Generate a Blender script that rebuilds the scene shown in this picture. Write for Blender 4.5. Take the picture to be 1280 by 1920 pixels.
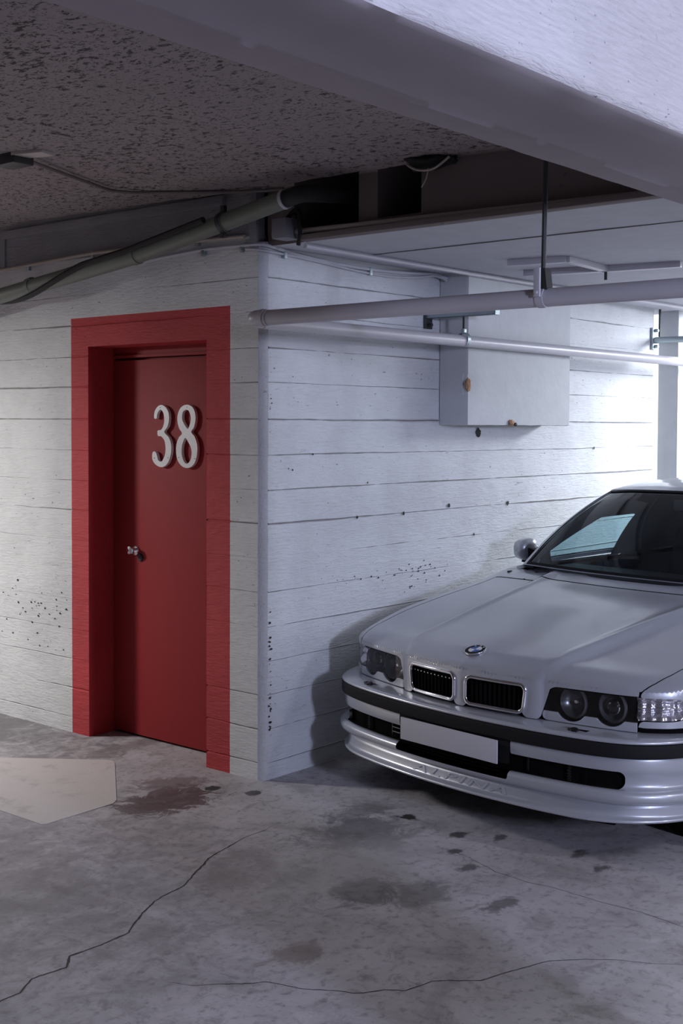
import bpy, bmesh, math, random
import numpy as np
from mathutils import Vector, Matrix, noise
random.seed(7)
for o in list(bpy.data.objects): bpy.data.objects.remove(o)
sc = bpy.context.scene
COL = sc.collection
R = math.radians

# ------------------------------------------------------------------ camera, world, lights, exposure
# world frame: origin at the foot of the wall corner, +X along the right wall (away), +Y along the left wall
cam_d = bpy.data.cameras.new('camera'); cam = bpy.data.objects.new('camera', cam_d); COL.objects.link(cam)
sc.camera = cam
F_PX = 2322.0
cam_d.sensor_fit = 'VERTICAL'; cam_d.sensor_height = 36.0; cam_d.lens = 36.0*F_PX/1920
cam_d.shift_y = (880-960)/1920.0
cam_d.clip_start = 0.05; cam_d.clip_end = 200
yaw, pitch, roll = math.atan(1960/F_PX), math.atan(83.3/F_PX), math.atan(20/4715.)
fh = Vector((math.cos(yaw), math.sin(yaw), 0)); rt = Vector((math.sin(yaw), -math.cos(yaw), 0)); zu = Vector((0, 0, 1))
fw = fh*math.cos(pitch)-zu*math.sin(pitch); up = zu*math.cos(pitch)+fh*math.sin(pitch)
cr = rt*math.cos(roll)+up*math.sin(roll); cu = -rt*math.sin(roll)+up*math.cos(roll)
cam.matrix_world = Matrix(((cr.x, cu.x, -fw.x, -4.0745), (cr.y, cu.y, -fw.y, -3.9057), (cr.z, cu.z, -fw.z, 1.64), (0, 0, 0, 1)))

w = bpy.data.worlds.new('sky'); sc.world = w; w.use_nodes = True
bg = w.node_tree.nodes['Background']; bg.inputs[0].default_value = (.86, .92, 1, 1); bg.inputs[1].default_value = 2.3

def area(name, loc, target, sx, sy, power, color):
    l = bpy.data.lights.new(name, 'AREA'); l.shape = 'RECTANGLE'; l.size = sx; l.size_y = sy; l.energy = power; l.color = color
    o = bpy.data.objects.new(name, l); COL.objects.link(o); o.location = loc
    o.rotation_euler = (Vector(target)-Vector(loc)).to_track_quat('-Z', 'Y').to_euler(); o['kind'] = 'structure'
    return o
area('lamp_left', (-1.66, 3.2, 2.22), (-1.60, 3.05, 0.2), .30, .6, 112, (1, .99, .985))
area('lamp_right', (-.08, -5.0, 2.66), (-.1, -3.0, 0.4), .3, .9, 80, (.86, .86, 1))
area('daylight_right', (-3.2, -7.6, 2.25), (.2, 0, .8), .32, .6, 238, (.64, .71, 1))
area('daylight_back', (5.2, -2.0, 2.75), (3.3, 0, 1.3), 1.3, .9, 230, (.86, .92, 1))
sc.view_settings.view_transform = 'Standard'; sc.view_settings.look = 'None'; sc.view_settings.gamma = 1
sc.view_settings.exposure = -0.1
try:
    sc.cycles.use_denoising = True; sc.cycles.max_bounces = 8; sc.cycles.sample_clamp_indirect = 4
except Exception: pass

# ------------------------------------------------------------------ material helpers
class NT:
    def __init__(s, name):
        s.m = bpy.data.materials.new(name); s.m.use_nodes = True; s.t = s.m.node_tree; s.n = s.t.nodes; s.l = s.t.links
        s.b = s.n['Principled BSDF']; s.out = s.n['Material Output']
    def add(s, t, **k):
        n = s.n.new(t)
        for a, v in k.items(): setattr(n, a, v)
        return n
    def put(s, sock, v):
        if hasattr(v, 'links') or isinstance(v, bpy.types.NodeSocket): s.l.new(v, sock)
        else: sock.default_value = v
    def co(s, scale=(1, 1, 1), loc=(0, 0, 0)):
        c = s.add('ShaderNodeTexCoord'); m = s.add('ShaderNodeMapping')
        s.l.new(c.outputs['Object'], m.inputs[0]); m.inputs['Scale'].default_value = scale; m.inputs['Location'].default_value = loc
        return m.outputs[0]
    def noise(s, vec, scale, detail=4, rough=.55, dist=0):
        n = s.add('ShaderNodeTexNoise'); s.l.new(vec, n.inputs['Vector']); n.inputs['Scale'].default_value = scale
        n.inputs['Detail'].default_value = detail; n.inputs['Roughness'].default_value = rough; n.inputs['Distortion'].default_value = dist
        return n.outputs['Fac']
    def ramp(s, f, a, b, c0=0., c1=1.):
        n = s.add('ShaderNodeMapRange'); n.interpolation_type = 'SMOOTHSTEP'; s.l.new(f, n.inputs[0])
        for i, v in enumerate((a, b, c0, c1)): n.inputs[i+1].default_value = v
        return n.outputs[0]
    def math(s, op, a, b=0.):
        n = s.add('ShaderNodeMath'); n.operation = op; s.put(n.inputs[0], a); s.put(n.inputs[1], b); return n.outputs[0]
    def mix(s, f, a, b):
        n = s.add('ShaderNodeMix'); n.data_type = 'RGBA'; s.put(n.inputs[0], f)
        for i, v in ((6, a), (7, b)):
            if isinstance(v, tuple): v = (*v[:3], 1)
            s.put(n.inputs[i], v)
        return n.outputs[2]
    def bump(s, h, strength=.3, dist=.01, prev=None):
        n = s.add('ShaderNodeBump'); s.put(n.inputs['Height'], h); n.inputs['Strength'].default_value = strength; n.inputs['Distance'].default_value = dist
        if prev is not None: s.l.new(prev, n.inputs['Normal'])
        return n.outputs[0]
    def done(s, col, rough=.7, bump=None, metal=0., spec=None):
        if isinstance(col, tuple): col = (*col[:3], 1)
        s.put(s.b.inputs['Base Color'], col); s.put(s.b.inputs['Roughness'], rough); s.put(s.b.inputs['Metallic'], metal)
        if spec is not None: s.b.inputs['Specular IOR Level'].default_value = spec
        if bump is not None: s.l.new(bump, s.b.inputs['Normal'])
        return s.m

def plain(name, col, rough=.6, metal=0., bumps=0., scale=60, coat=0., var=.06, spec=None):
    t = NT(name); c = t.co(); f = t.noise(c, scale*.25, 3)
    cc = t.mix(f, tuple(x*(1-var) for x in col), tuple(min(1, x*(1+var)) for x in col))
    b = t.bump(t.noise(c, scale, 3), bumps, .004) if bumps else None
    m = t.done(cc, rough, b, metal, spec)
    if coat: t.b.inputs['Coat Weight'].default_value = coat; t.b.inputs['Coat Roughness'].default_value = .06
    return m

def board_paint(name, col, dark, along):   # painted, board-marked concrete; along = axis index of the boards
    t = NT(name)
    st = [1, 1, 1]; st[along] = .16
    c = t.co(tuple(st)); c2 = t.co(); st2 = [1, 1, 1]; st2[along] = .45; c3 = t.co(tuple(st2))
    grain = t.noise(c, 95, 6, .65, .6); big = t.noise(c2, 2.2, 4, .6); pits = t.noise(c3, 62, 3, .5)
    pm = t.ramp(pits, .675, .73); area_m = t.ramp(t.noise(c2, 1.4, 3), .46, .60)
    pm = t.math('MULTIPLY', pm, t.math('ADD', t.math('MULTIPLY', area_m, .75), .25))
    cr_ = t.ramp(t.noise(c, 42, 5, .7, 1.2), .635, .69); cr_ = t.math('MULTIPLY', cr_, t.ramp(t.noise(c2, 1.9, 2), .44, .60, .06, .55))
    a = t.mix(t.ramp(big, .35, .7), col, tuple(x*.86 for x in col))
    a = t.mix(t.ramp(grain, .5, .72, 0, .10), a, dark)
    a = t.mix(t.math('MULTIPLY', pm, .8), a, dark); a = t.mix(cr_, a, dark)
    b = t.bump(grain, .7, .0075); b = t.bump(t.math('MULTIPLY', pm, -1.), .5, .004, b); b = t.bump(t.noise(c3, 22, 4), .35, .014, b)
    return t.done(a, .62, b, 0., .3)

M = {}
M['white_x'] = board_paint('white painted board concrete right', (.64, .65, .68), (.10, .10, .11), 0)
M['white_y'] = board_paint('white painted board concrete left', (.70, .70, .70), (.11, .105, .10), 1)
M['red_y'] = board_paint('red painted board concrete', (.50, .045, .052), (.09, .012, .016), 1)
M['groove'] = plain('dirty joint', (.16, .155, .15), .9, var=.4)
M['tie'] = plain('dark tie hole', (.03, .028, .026), .95)
M['door_red'] = plain('red door enamel', (.29, .022, .026), .62, bumps=.05, scale=30, spec=.25)
M['num_white'] = plain('white number enamel', (.80, .80, .80), .35)
M['screw'] = plain('screw metal', (.25, .25, .27), .4, .8)
M['steel'] = plain('galvanised steel', (.36, .42, .44), .45, .8, bumps=.05)
M['chrome'] = plain('chrome', (.78, .79, .82), .08, 1., var=.01)
M['pipe'] = plain('white painted pipe', (.50, .485, .53), .38, bumps=.06, scale=25, var=.08)
M['pipe_green'] = plain('grey green plastic pipe', (.155, .175, .145), .5, bumps=.05)
M['cable'] = plain('black cable', (.010, .010, .011), .7)
M['white_cable'] = plain('painted cable', (.48, .48, .53), .5)
M['cream'] = plain('cream conduit', (.40, .35, .30), .55)
M['dark_steel'] = plain('dark steel', (.05, .05, .055), .5, .5)
M['slab_white'] = plain('smooth white ceiling', (.50, .50, .55), .75, bumps=.25, scale=45, var=.12)
M['boxwall'] = plain('white box concrete', (.50, .51, .53), .7, bumps=.3, scale=40, var=.10)
M['beam'] = None

def rough_concrete(name, col, dark, thr, scale=26, stretch=(1, 1, 1), bs=.5):
    t = NT(name); c = t.co(stretch); c2 = t.co()
    sp = t.noise(c, scale, 6, .68, .3); sp2 = t.noise(c, scale*2.3, 4, .6); big = t.noise(c2, 1.6, 4, .6)
    k = t.math('ADD', sp, t.math('MULTIPLY', t.math('SUBTRACT', big, .5), .16))
    m = t.ramp(k, thr, thr+.07)
    m2 = t.ramp(sp2, thr+.03, thr+.08, 0, .7)
    a = t.mix(big, tuple(x*.86 for x in col), tuple(x*1.12 for x in col))
    a = t.mix(m2, a, dark); a = t.mix(m, a, dark)
    b = t.bump(t.math('MULTIPLY', m, -1.), bs, .012); b = t.bump(sp2, bs*.7, .008, b)
    return t.done(a, .85, b)
M['slab_rough'] = rough_concrete('pitted raw ceiling concrete', (.32, .28, .28), (.055, .047, .047), .545, 46, (1, .6, 1))
M['face'] = rough_concrete('bare dark concrete', (.16, .13, .125), (.05, .045, .045), .66, 12, bs=.25)
M['panel'] = board_paint('grey board concrete', (.27, .27, .30), (.07, .07, .07), 1)
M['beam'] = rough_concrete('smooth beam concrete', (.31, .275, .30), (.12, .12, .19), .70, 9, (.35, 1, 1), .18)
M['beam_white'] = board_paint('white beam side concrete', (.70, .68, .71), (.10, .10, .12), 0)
M['black'] = plain('painted recess shade', (.012, .012, .013), .9)  # near-black colour painted in for the shade inside recesses

def floor_mat():
    t = NT('worn garage floor'); c = t.co()
    big = t.noise(c, .9, 5, .6, .4); mid = t.noise(c, 3.5, 6, .62, .5); fine = t.noise(c, 28, 5, .65); vf = t.noise(c, 120, 3, .6)
    a = t.mix(t.ramp(big, .3, .7), (.37, .35, .36), (.52, .495, .52))
    a = t.mix(t.ramp(mid, .47, .68, 0, .55), a, (.19, .175, .17))
    a = t.mix(t.ramp(mid, .30, .46, .5, 0), a, (.55, .53, .55))
    a = t.mix(t.ramp(fine, .50, .72, 0, .6), a, (.13, .12, .12)); a = t.mix(t.ramp(t.noise(c, 11, 7, .72, .9), .54, .68, 0, .55), a, (.17, .155, .15)); a = t.mix(t.ramp(vf, .62, .75, 0, .5), a, (.50, .48, .50))
    # worn stains and two broad painted-in dim areas: x, y, rx, ry, colour, strength, soft
    st = [(-.46, .12, .27, .17, (.095, .052, .058), .9, .25), (-.30, .27, .16, .16, (.13, .08, .085), .55, .5),
          (-.225, .103, .055, .05, (.02, .02, .02), .95, .2), (-.15, -.09, .035, .03, (.05, .045, .045), .8, .3),
          (-.24, -.79, .26, .20, (.10, .10, .11), .62, .6), (-.05, -.62, .22, .10, (.11, .11, .12), .45, .6),
          (-.74, -1.19, .16, .13, (.085, .085, .09), .70, .45), (-.62, -1.36, .16, .10, (.10, .095, .09), .45, .5),
          (.03, -.815, .035, .035, (.035, .03, .03), .85, .3), (-.18, -1.20, .035, .03, (.04, .04, .04), .7, .4),
          (-.02, -1.10, .05, .035, (.05, .045, .045), .7, .4), (.06, -1.25, .04, .03, (.05, .045, .045), .6, .4),
          (-.30, -1.34, .05, .035, (.06, .055, .055), .6, .4), (.10, -1.58, .06, .035, (.05, .045, .045), .6, .4),
          (.02, -1.72, .06, .03, (.05, .045, .045), .6, .4), (-.52, -1.62, .10, .045, (.10, .085, .09), .6, .4),
          (-.66, .75, .05, .04, (.12, .11, .11), .4, .5), (-1.26, -1.36, .12, .08, (.20, .15, .12), .5, .5),
          (-1.39, .05, .035, .03, (.09, .085, .085), .6, .4), (-.42, -2.35, .16, .10, (.18, .15, .13), .5, .6),
          (-.62, -.98, .5, .3, (.40, .385, .39), .45, .8), 
          (.1, .95, .6, .10, (.17, .12, .125), .45, .6), (-.15, 1.9, .55, .9, (.15, .14, .145), .7, .8), (-1.7, .35, 1.25, 1.5, (.22, .205, .215), .5, .7)]  # last two paint dimness into the floor that lamp_left over-lights
    nz = t.noise(c, 8, 8, .76, .8); sx = t.add('ShaderNodeSeparateXYZ'); t.l.new(c, sx.inputs[0])
    for (x, y, rx, ry, col, s_, soft) in st:
        dx = t.math('DIVIDE', t.math('SUBTRACT', sx.outputs[0], x), rx); dy = t.math('DIVIDE', t.math('SUBTRACT', sx.outputs[1], y), ry)
        r2 = t.math('SQRT', t.math('ADD', t.math('MULTIPLY', dx, dx), t.math('MULTIPLY', dy, dy)))
        r2 = t.math('ADD', r2, t.math('MULTIPLY', t.math('SUBTRACT', nz, .5), 3.4))
        a = t.mix(t.ramp(r2, 1-soft, 1+soft*.4, min(.97, s_*1.25), 0), a, tuple(x*.9 for x in col))
    b = t.bump(fine, .25, .006); b = t.bump(vf, .2, .002, b)
    return t.done(a, t.ramp(mid, .3, .7, .5, .78), b)
M['floor'] = floor_mat()
M['crack'] = plain('crack', (.045, .04, .038), .95, var=.4)
tm = NT('worn white road paint'); cc_ = tm.co(); nn = tm.noise(cc_, 9, 6, .65, .4)
M['mark'] = tm.done(tm.mix(tm.ramp(nn, .52, .72, 0, .6), (.54, .50, .48), (.33, .30, .29)), .7, tm.bump(tm.noise(cc_, 60, 4), .25, .004))

# ------------------------------------------------------------------ mesh helpers
def props(o, label=None, category=None, group=None, kind=None):
    for k, v in (('label', label), ('category', category), ('group', group), ('kind', kind)):
        if v: o[k] = v
    return o
def mk(name, V, Fs, mats, parent=None, smooth=True, fm=None, solid=0, angle=None, **pr):
    me = bpy.data.meshes.new(name); me.from_pydata([tuple(map(float, v)) for v in V], [], [tuple(f) for f in Fs])
    if not isinstance(mats, (list, tuple)): mats = [mats]
    for m in mats: me.materials.append(m)
    if fm is not None: me.polygons.foreach_set('material_index', fm)
    me.polygons.foreach_set('use_smooth', [smooth]*len(me.polygons))
    me.validate(); me.update()
    if smooth and angle: me.set_sharp_from_angle(angle=R(angle))
    o = bpy.data.objects.new(name, me); COL.objects.link(o)
    if parent: o.parent = parent
    if solid:
        s = o.modifiers.new('thick', 'SOLIDIFY'); s.thickness = solid; s.offset = -1
    return props(o, **pr)
def empty(name, loc=(0, 0, 0), rz=0, parent=None, **pr):
    o = bpy.data.objects.new(name, None); o.empty_display_size = .1; COL.objects.link(o); o.location = loc; o.rotation_euler = (0, 0, rz)
    if parent: o.parent = parent
    return props(o, **pr)
class MB:
    def __init__(s): s.V = []; s.F = []; s.M = []
    def add(s, V, Fs, m=0):
        n = len(s.V); s.V += [tuple(v) for v in V]; s.F += [tuple(i+n for i in f) for f in Fs]; s.M += [m]*len(Fs); return s
    def box(s, a, b, bev=0., m=0, rot=None, loc=(0, 0, 0)):
        bm = bmesh.new(); bmesh.ops.create_cube(bm, size=1)
        for v in bm.verts: v.co = Vector([(a[i]+b[i])/2+v.co[i]*(b[i]-a[i]) for i in range(3)])
        if bev: bmesh.ops.bevel(bm, geom=bm.edges[:], offset=bev, segments=2, affect='EDGES', profile=.6)
        V = [v.co.copy() for v in bm.verts]
        if rot is not None: V = [rot @ v + Vector(loc) for v in V]
        bm.verts.index_update(); s.add(V, [[v.index for v in f.verts] for f in bm.faces], m); bm.free(); return s
    def tube(s, P, r, n=14, cap=True, m=0, rs=None):
        P = [Vector(p) for p in P]; V = []; Fs = []; prev = None
        for i, p in enumerate(P):
            d = (P[min(i+1, len(P)-1)]-P[max(i-1, 0)]).normalized()
            if prev is None:
                a = Vector((0, 0, 1)) if abs(d.z) < .9 else Vector((1, 0, 0)); u_ = d.cross(a).normalized()
            else: u_ = (prev-d*prev.dot(d)).normalized()
            prev = u_; v_ = d.cross(u_); rr = rs[i] if rs else r
            V += [p+(u_*math.cos(2*math.pi*k/n)+v_*math.sin(2*math.pi*k/n))*rr for k in range(n)]
        for i in range(len(P)-1):
            for k in range(n): Fs.append((i*n+k, i*n+(k+1) % n, (i+1)*n+(k+1) % n, (i+1)*n+k))
        if cap: Fs += [tuple(range(n-1, -1, -1)), tuple((len(P)-1)*n+k for k in range(n))]
        return s.add(V, Fs, m)
    def lathe(s, prof, org, axis, n=32, m=0, mf=None):   # prof [(r,h)] about axis through org
        ax = Vector(axis).normalized(); a = Vector((0, 0, 1)) if abs(ax.z) < .9 else Vector((1, 0, 0)); u_ = ax.cross(a).normalized(); v_ = ax.cross(u_)
        V = []; Fs = []
        for r_, h in prof: V += [Vector(org)+ax*h+(u_*math.cos(2*math.pi*k/n)+v_*math.sin(2*math.pi*k/n))*r_ for k in range(n)]
        for i in range(len(prof)-1):
            for k in range(n): Fs.append((i*n+k, i*n+(k+1) % n, (i+1)*n+(k+1) % n, (i+1)*n+k))
        return s.add(V, Fs, m)
    def build(s, name, mats, parent=None, smooth=True, angle=35, **pr):
        return mk(name, s.V, s.F, mats, parent, smooth, s.M, angle=angle, **pr)
def arc_pts(P, rad, n=6):   # round the corners of a polyline
    P = [Vector(p) for p in P]; out = [P[0]]
    for i in range(1, len(P)-1):
        a, b, c = P[i-1], P[i], P[i+1]; d1 = (a-b).normalized(); d2 = (c-b).normalized(); k = min(rad, (a-b).length*.45, (c-b).length*.45)
        for j in range(n+1):
            t = j/n; out.append((b+d1*k)*(1-t)**2+b*2*t*(1-t)+(b+d2*k)*t*t)
    return out+[P[-1]]
def dense(P, step=.05):
    out = []
    for a, b in zip(P[:-1], P[1:]):
        a, b = Vector(a), Vector(b); n = max(1, int((b-a).length/step)); out += [a.lerp(b, i/n) for i in range(n)]
    return out+[Vector(P[-1])]
def ip(x, pts):
    xs, ys = zip(*pts); return float(np.interp(x, xs, ys))
def sstep(x, a, b):
    t = min(1, max(0, (x-a)/(b-a))); return t*t*(3-2*t)
def flat_poly(name, outlines, depth, bevel, mat, parent, mtx, res=10, **pr):   # filled 2D curve with holes -> mesh
    cu_ = bpy.data.curves.new(name, 'CURVE'); cu_.dimensions = '2D'; cu_.fill_mode = 'BOTH'; cu_.extrude = depth; cu_.bevel_depth = bevel; cu_.bevel_resolution = 2
    for pts in outlines:
        sp = cu_.splines.new('POLY'); sp.points.add(len(pts)-1); sp.use_cyclic_u = True
        for p, q in zip(sp.points, pts): p.co = (q[0], q[1], 0, 1)
    to = bpy.data.objects.new('tmp', cu_); COL.objects.link(to); bpy.context.view_layer.update()
    me = bpy.data.meshes.new_from_object(to.evaluated_get(bpy.context.evaluated_depsgraph_get())); bpy.data.objects.remove(to)
    me.transform(mtx); me.materials.clear(); me.materials.append(mat); me.name = name
    o = bpy.data.objects.new(name, me); COL.objects.link(o)
    if parent: o.parent = parent
    return props(o, **pr)
def text_mesh(s, size, extr, shear=0.):
    cu_ = bpy.data.curves.new('t', 'FONT'); cu_.body = s; cu_.size = size; cu_.extrude = extr; cu_.shear = shear; cu_.align_x = 'CENTER'; cu_.align_y = 'CENTER'
    cu_.space_character = 1.25
    to = bpy.data.objects.new('tmp', cu_); COL.objects.link(to); bpy.context.view_layer.update()
    me = bpy.data.meshes.new_from_object(to.evaluated_get(bpy.context.evaluated_depsgraph_get())); bpy.data.objects.remove(to)
    return [v.co.copy() for v in me.vertices], [tuple(p.vertices) for p in me.polygons]

# ------------------------------------------------------------------ setting
JOINTS = [.081+.0, .239, .396, .553, .711, .872, 1.028, 1.186, 1.341, 1.501, 1.665, 1.835, 1.990, 2.155, 2.31]
def board_wall(name, mats, P, lo, hi, zlo, zhi, joints, specials, inside, red, seed, strength, amp=.0004, extra=None, **pr):
    # P(l, z, depth) -> point; lo..hi along the wall
    rnd = random.Random(seed)
    ls = sorted(set([round(lo+(hi-lo)*i/int((hi-lo)/.028), 4) for i in range(int((hi-lo)/.028)+1)]+specials))
    ls = [l for i, l in enumerate(ls) if l in specials or l in (lo, hi) or all(abs(l-s) > .009 for s in specials)]
    zs = set([zlo, zhi]+[z for z in extra or []]); info = {}
    for j, z in enumerate(joints):
        g = .0030*strength[j % len(strength)]+.0012
        for dz, dep in ((-g*1.7, 0), (-g*.6, 1), (g*.6, 1), (g*1.7, 0)): zs.add(round(z+dz, 5)); info[round(z+dz, 5)] = (j, dep, dz, z)
    js = [zlo]+list(joints)+[zhi]
    for a, b in zip(js[:-1], js[1:]):
        for k in range(1, 4): zs.add(round(a+(b-a)*k/4, 5))
    zs = sorted(zs); boff = [rnd.uniform(-amp, amp) for _ in range(len(joints)+2)]
    V = []; idx = {}
    for i, l in enumerate(ls):
        for k, z in enumerate(zs):
            b = sum(1 for q in joints if z > q); d = boff[b]; zz = z
            if z in info:
                j, dep, dz, zj = info[z]; st = strength[j % len(strength)]; kw = max(.12, min(1.25, .75*st+1.1*noise.noise(Vector((l*1.3+seed, j*7.1, 0)))+.5*noise.noise(Vector((l*14, j*2.1, seed))))); z_ = zj+dz*kw
                nz = noise.noise(Vector((l*1.3+seed, j*7.1, 0)))
                d += -dep*.006*st*max(.05, min(1., .62+nz*1.3))
                zz = z_+.0025*noise.noise(Vector((l*5, j*3.3, seed)))+.0035*noise.noise(Vector((l*.9, j*3.3, seed+9)))
            d += .0008*noise.noise(Vector((l*3, z*14, seed)))
            idx[i, k] = len(V); V.append(P(l, zz, d))
    Fs = []; fm = []
    for i in range(len(ls)-1):
        for k in range(len(zs)-1):
            lm, zm = (ls[i]+ls[i+1])/2, (zs[k]+zs[k+1])/2
            if inside and inside(lm, zm): continue
            Fs.append((idx[i, k], idx[i+1, k], idx[i+1, k+1], idx[i, k+1]))
            a, b = info.get(zs[k]), info.get(zs[k+1])
            gr = a and b and a[1] == 1 and b[1] == 1 and a[0] == b[0]
            isred = red and red(lm, zm)
            g_on = gr and 1.1*noise.noise(Vector((lm*1.3+seed, a[0]*7.1, 0)))+.75*strength[a[0] % len(strength)]+.5*noise.noise(Vector((lm*14, a[0]*2.1, seed))) > .22
            fm.append(1 if isred else (2 if g_on else 0))
    return mk(name, V, Fs, mats, None, True, fm, angle=14, kind='structure', **pr)

OPY0, OPY1, OPZ = .372, 1.257, 2.040
CH = .032
S_L = [.7, .9, .55, .6, .35, .3, .5, .85, .45, .5, .8, .9, .7, .9, .5]
board_wall('wall_left', [M['white_y'], M['red_y'], M['groove']], lambda l, z, d: (-d, l, z), CH, 5.0, 0, 2.52, JOINTS, [.213, OPY0, OPY1, 1.398], 
           lambda l, z: OPY0 < l < OPY1 and z < OPZ, lambda l, z: .213 < l < 1.398 and z < 2.191, 3, S_L, extra=[OPZ, 2.191], label='white board-marked concrete wall with a red-painted door surround')
S_R = [.6, .55, .6, .5, .6, .65, .85, 1., .95, .75, 1.1, .55, 1., .45, .95]
board_wall('wall_right', [M['white_x'], M['red_y'], M['groove']], lambda l, z, d: (l, d, z), CH, 3.9, 0, 2.47, JOINTS, [], None, None, 11, S_R, label='white board-marked concrete wall beside the silver car')
# chamfered corner, end faces, the block's core
mb = MB()
nz_ = 60
V = []; Fs = []
for k in range(nz_+1):
    z = 2.47*k/nz_; e = .002*noise.noise(Vector((0, 0, z*9))); e2 = .002*noise.noise(Vector((5, 0, z*11)))
    V += [(0+e, CH, z), (CH*.5+e*.5, CH*.5+e2, z), (CH+e2, 0, z)]
for k in range(nz_):
    for j in range(2): Fs.append((k*3+j, k*3+j+1, (k+1)*3+j+1, (k+1)*3+j))
# push the middle of the chamfer outwards a little so it reads as a rounded arris
V = [(x-(.006 if i % 3 == 1 else 0), y-(.006 if i % 3 == 1 else 0), z) for i, (x, y, z) in enumerate(V)]
mk('trim_1', V, Fs, M['white_x'], smooth=True, kind='structure', label='chamfered arris where the two white walls meet')
mb = MB()
mb.box((3.9-.0, .001, 0), (3.901, .6, 2.47)).box((.20, .02, 2.46), (3.9, 5, 2.47)).box((.21, .02, 0), (.22, 5, 2.47))
mb.build('wall_core', M['boxwall'], smooth=False, kind='structure')
# door reveals
mb = MB()
D = .19
mb.add([(0, OPY1, 0), (D, OPY1, 0), (D, OPY1, OPZ), (0, OPY1, OPZ)], [(0, 1, 2, 3)])
mb.add([(0, OPY0, 0), (D, OPY0, 0), (D, OPY0, OPZ), (0, OPY0, OPZ)], [(3, 2, 1, 0)])
mb.add([(0, OPY0, OPZ), (D, OPY0, OPZ), (D, OPY1, OPZ), (0, OPY1, OPZ)], [(0, 1, 2, 3)])
mb.build('trim_2', M['red_y'], smooth=False, kind='structure', label='red-painted reveal of the doorway')

# slab, face above the bays, parking ceiling, beam
ZS, ZP = 2.725, 2.449
def rough_slab():
    V = []; Fs = []; xs = np.linspace(-9, .02, 120); ys = np.linspace(-8, 5.2, 150)
    xs = np.sign(xs)*np.abs(xs/9)**1.6*9; xs = np.sort(xs)
    for x in xs:
        for y in ys:
            e = sstep(x, -.45, -.02)
            z = ZS+.03*sstep(y, .2, 2)*(1-e*.2)-.016*e+.010*noise.noise(Vector((x*2.2, y*2.2, 0)))+.012*e*noise.noise(Vector((x*8, y*5, 3)))
            V.append((x, y, z))
    n = len(ys)
    for i in range(len(xs)-1):
        for k in range(n-1): Fs.append((i*n+k, i*n+k+1, (i+1)*n+k+1, (i+1)*n+k))
    return mk('ceiling', V, Fs, M['slab_rough'], kind='structure', label='dark pitted raw concrete ceiling')
rough_slab()
def xface(mb, x, y0, y1, z0, z1, holes=(), depth=.0):   # plane x = const facing -x with rectangular recesses
    ys = sorted({y0, y1, *[h[0] for h in holes], *[h[1] for h in holes]}); zs = sorted({z0, z1, *[h[2] for h in holes], *[h[3] for h in holes]})
    for a, b in zip(ys[:-1], ys[1:]):
        for c, d in zip(zs[:-1], zs[1:]):
            ym, zm = (a+b)/2, (c+d)/2
            h = any(p[0] < ym < p[1] and p[2] < zm < p[3] for p in holes); xx = x+(depth if h else 0)
            mb.add([(xx, a, c), (xx, b, c), (xx, b, d), (xx, a, d)], [(0, 3, 2, 1)], 1 if h else 0)
    for (a, b, c, d) in holes:
        for q in (((x, a, c), (x+depth, a, c), (x+depth, a, d), (x, a, d)), ((x, b, c), (x+depth, b, c), (x+depth, b, d), (x, b, d)),
                  ((x, a, c), (x, b, c), (x+depth, b, c), (x+depth, a, c)), ((x, a, d), (x, b, d), (x+depth, b, d), (x+depth, a, d))): mb.add(q, [(0, 1, 2, 3)], 0)
mb = MB()
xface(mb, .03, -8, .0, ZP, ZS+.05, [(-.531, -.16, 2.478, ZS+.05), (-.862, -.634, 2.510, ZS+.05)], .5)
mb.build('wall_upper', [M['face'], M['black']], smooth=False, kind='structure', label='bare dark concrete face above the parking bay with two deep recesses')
# boarded band above the left wall
mb = MB()
mb.box((-.012, .05, 2.50), (.05, 5, ZS+.06)); mb.box((-.03, .235, 2.655), (.0, 1.955, 2.70), .004); mb.box((-.022, 1.955, 2.50), (.0, 1.985, 2.70), .003)
mb.box((-.018, .03, 2.44), (.06, .075, 2.70), .004)
mb.build('wall_band', M['panel'], kind='structure', label='grey recessed board band along the top of the left wall')
V = []; Fs = []
xs = np.linspace(.03, 4.3, 40); ys = np.linspace(-8, .3, 70)
for x in xs:
    for y in ys: V.append((x, y, ZP+.003*noise.noise(Vector((x*2, y*2, 1)))))
for i in range(39):
    for k in range(69): Fs.append((i*70+k, i*70+k+1, (i+1)*70+k+1, (i+1)*70+k))
o = mk('ceiling', V, Fs, M['slab_white'], kind='structure', label='smooth white lower ceiling over the parking bay')
mb = MB(); mb.box((.62, -8, ZP+.02), (4.3, 5, ZP+.4)).box((-.6, -8, ZS+.06), (.7, 5.2, ZS+.2)).box((.04, .03, ZP+.05), (.7, 5.2, ZS+.1)); mb.build('roof_slab', M['slab_white'], smooth=False, kind='structure')
mb = MB(); mb.box((.53, -8, ZP-.004), (.536, -.2, ZP+.01)); mb.build('trim_3', M['groove'], smooth=False, kind='structure', label='thin joint line across the white lower ceiling')
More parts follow.
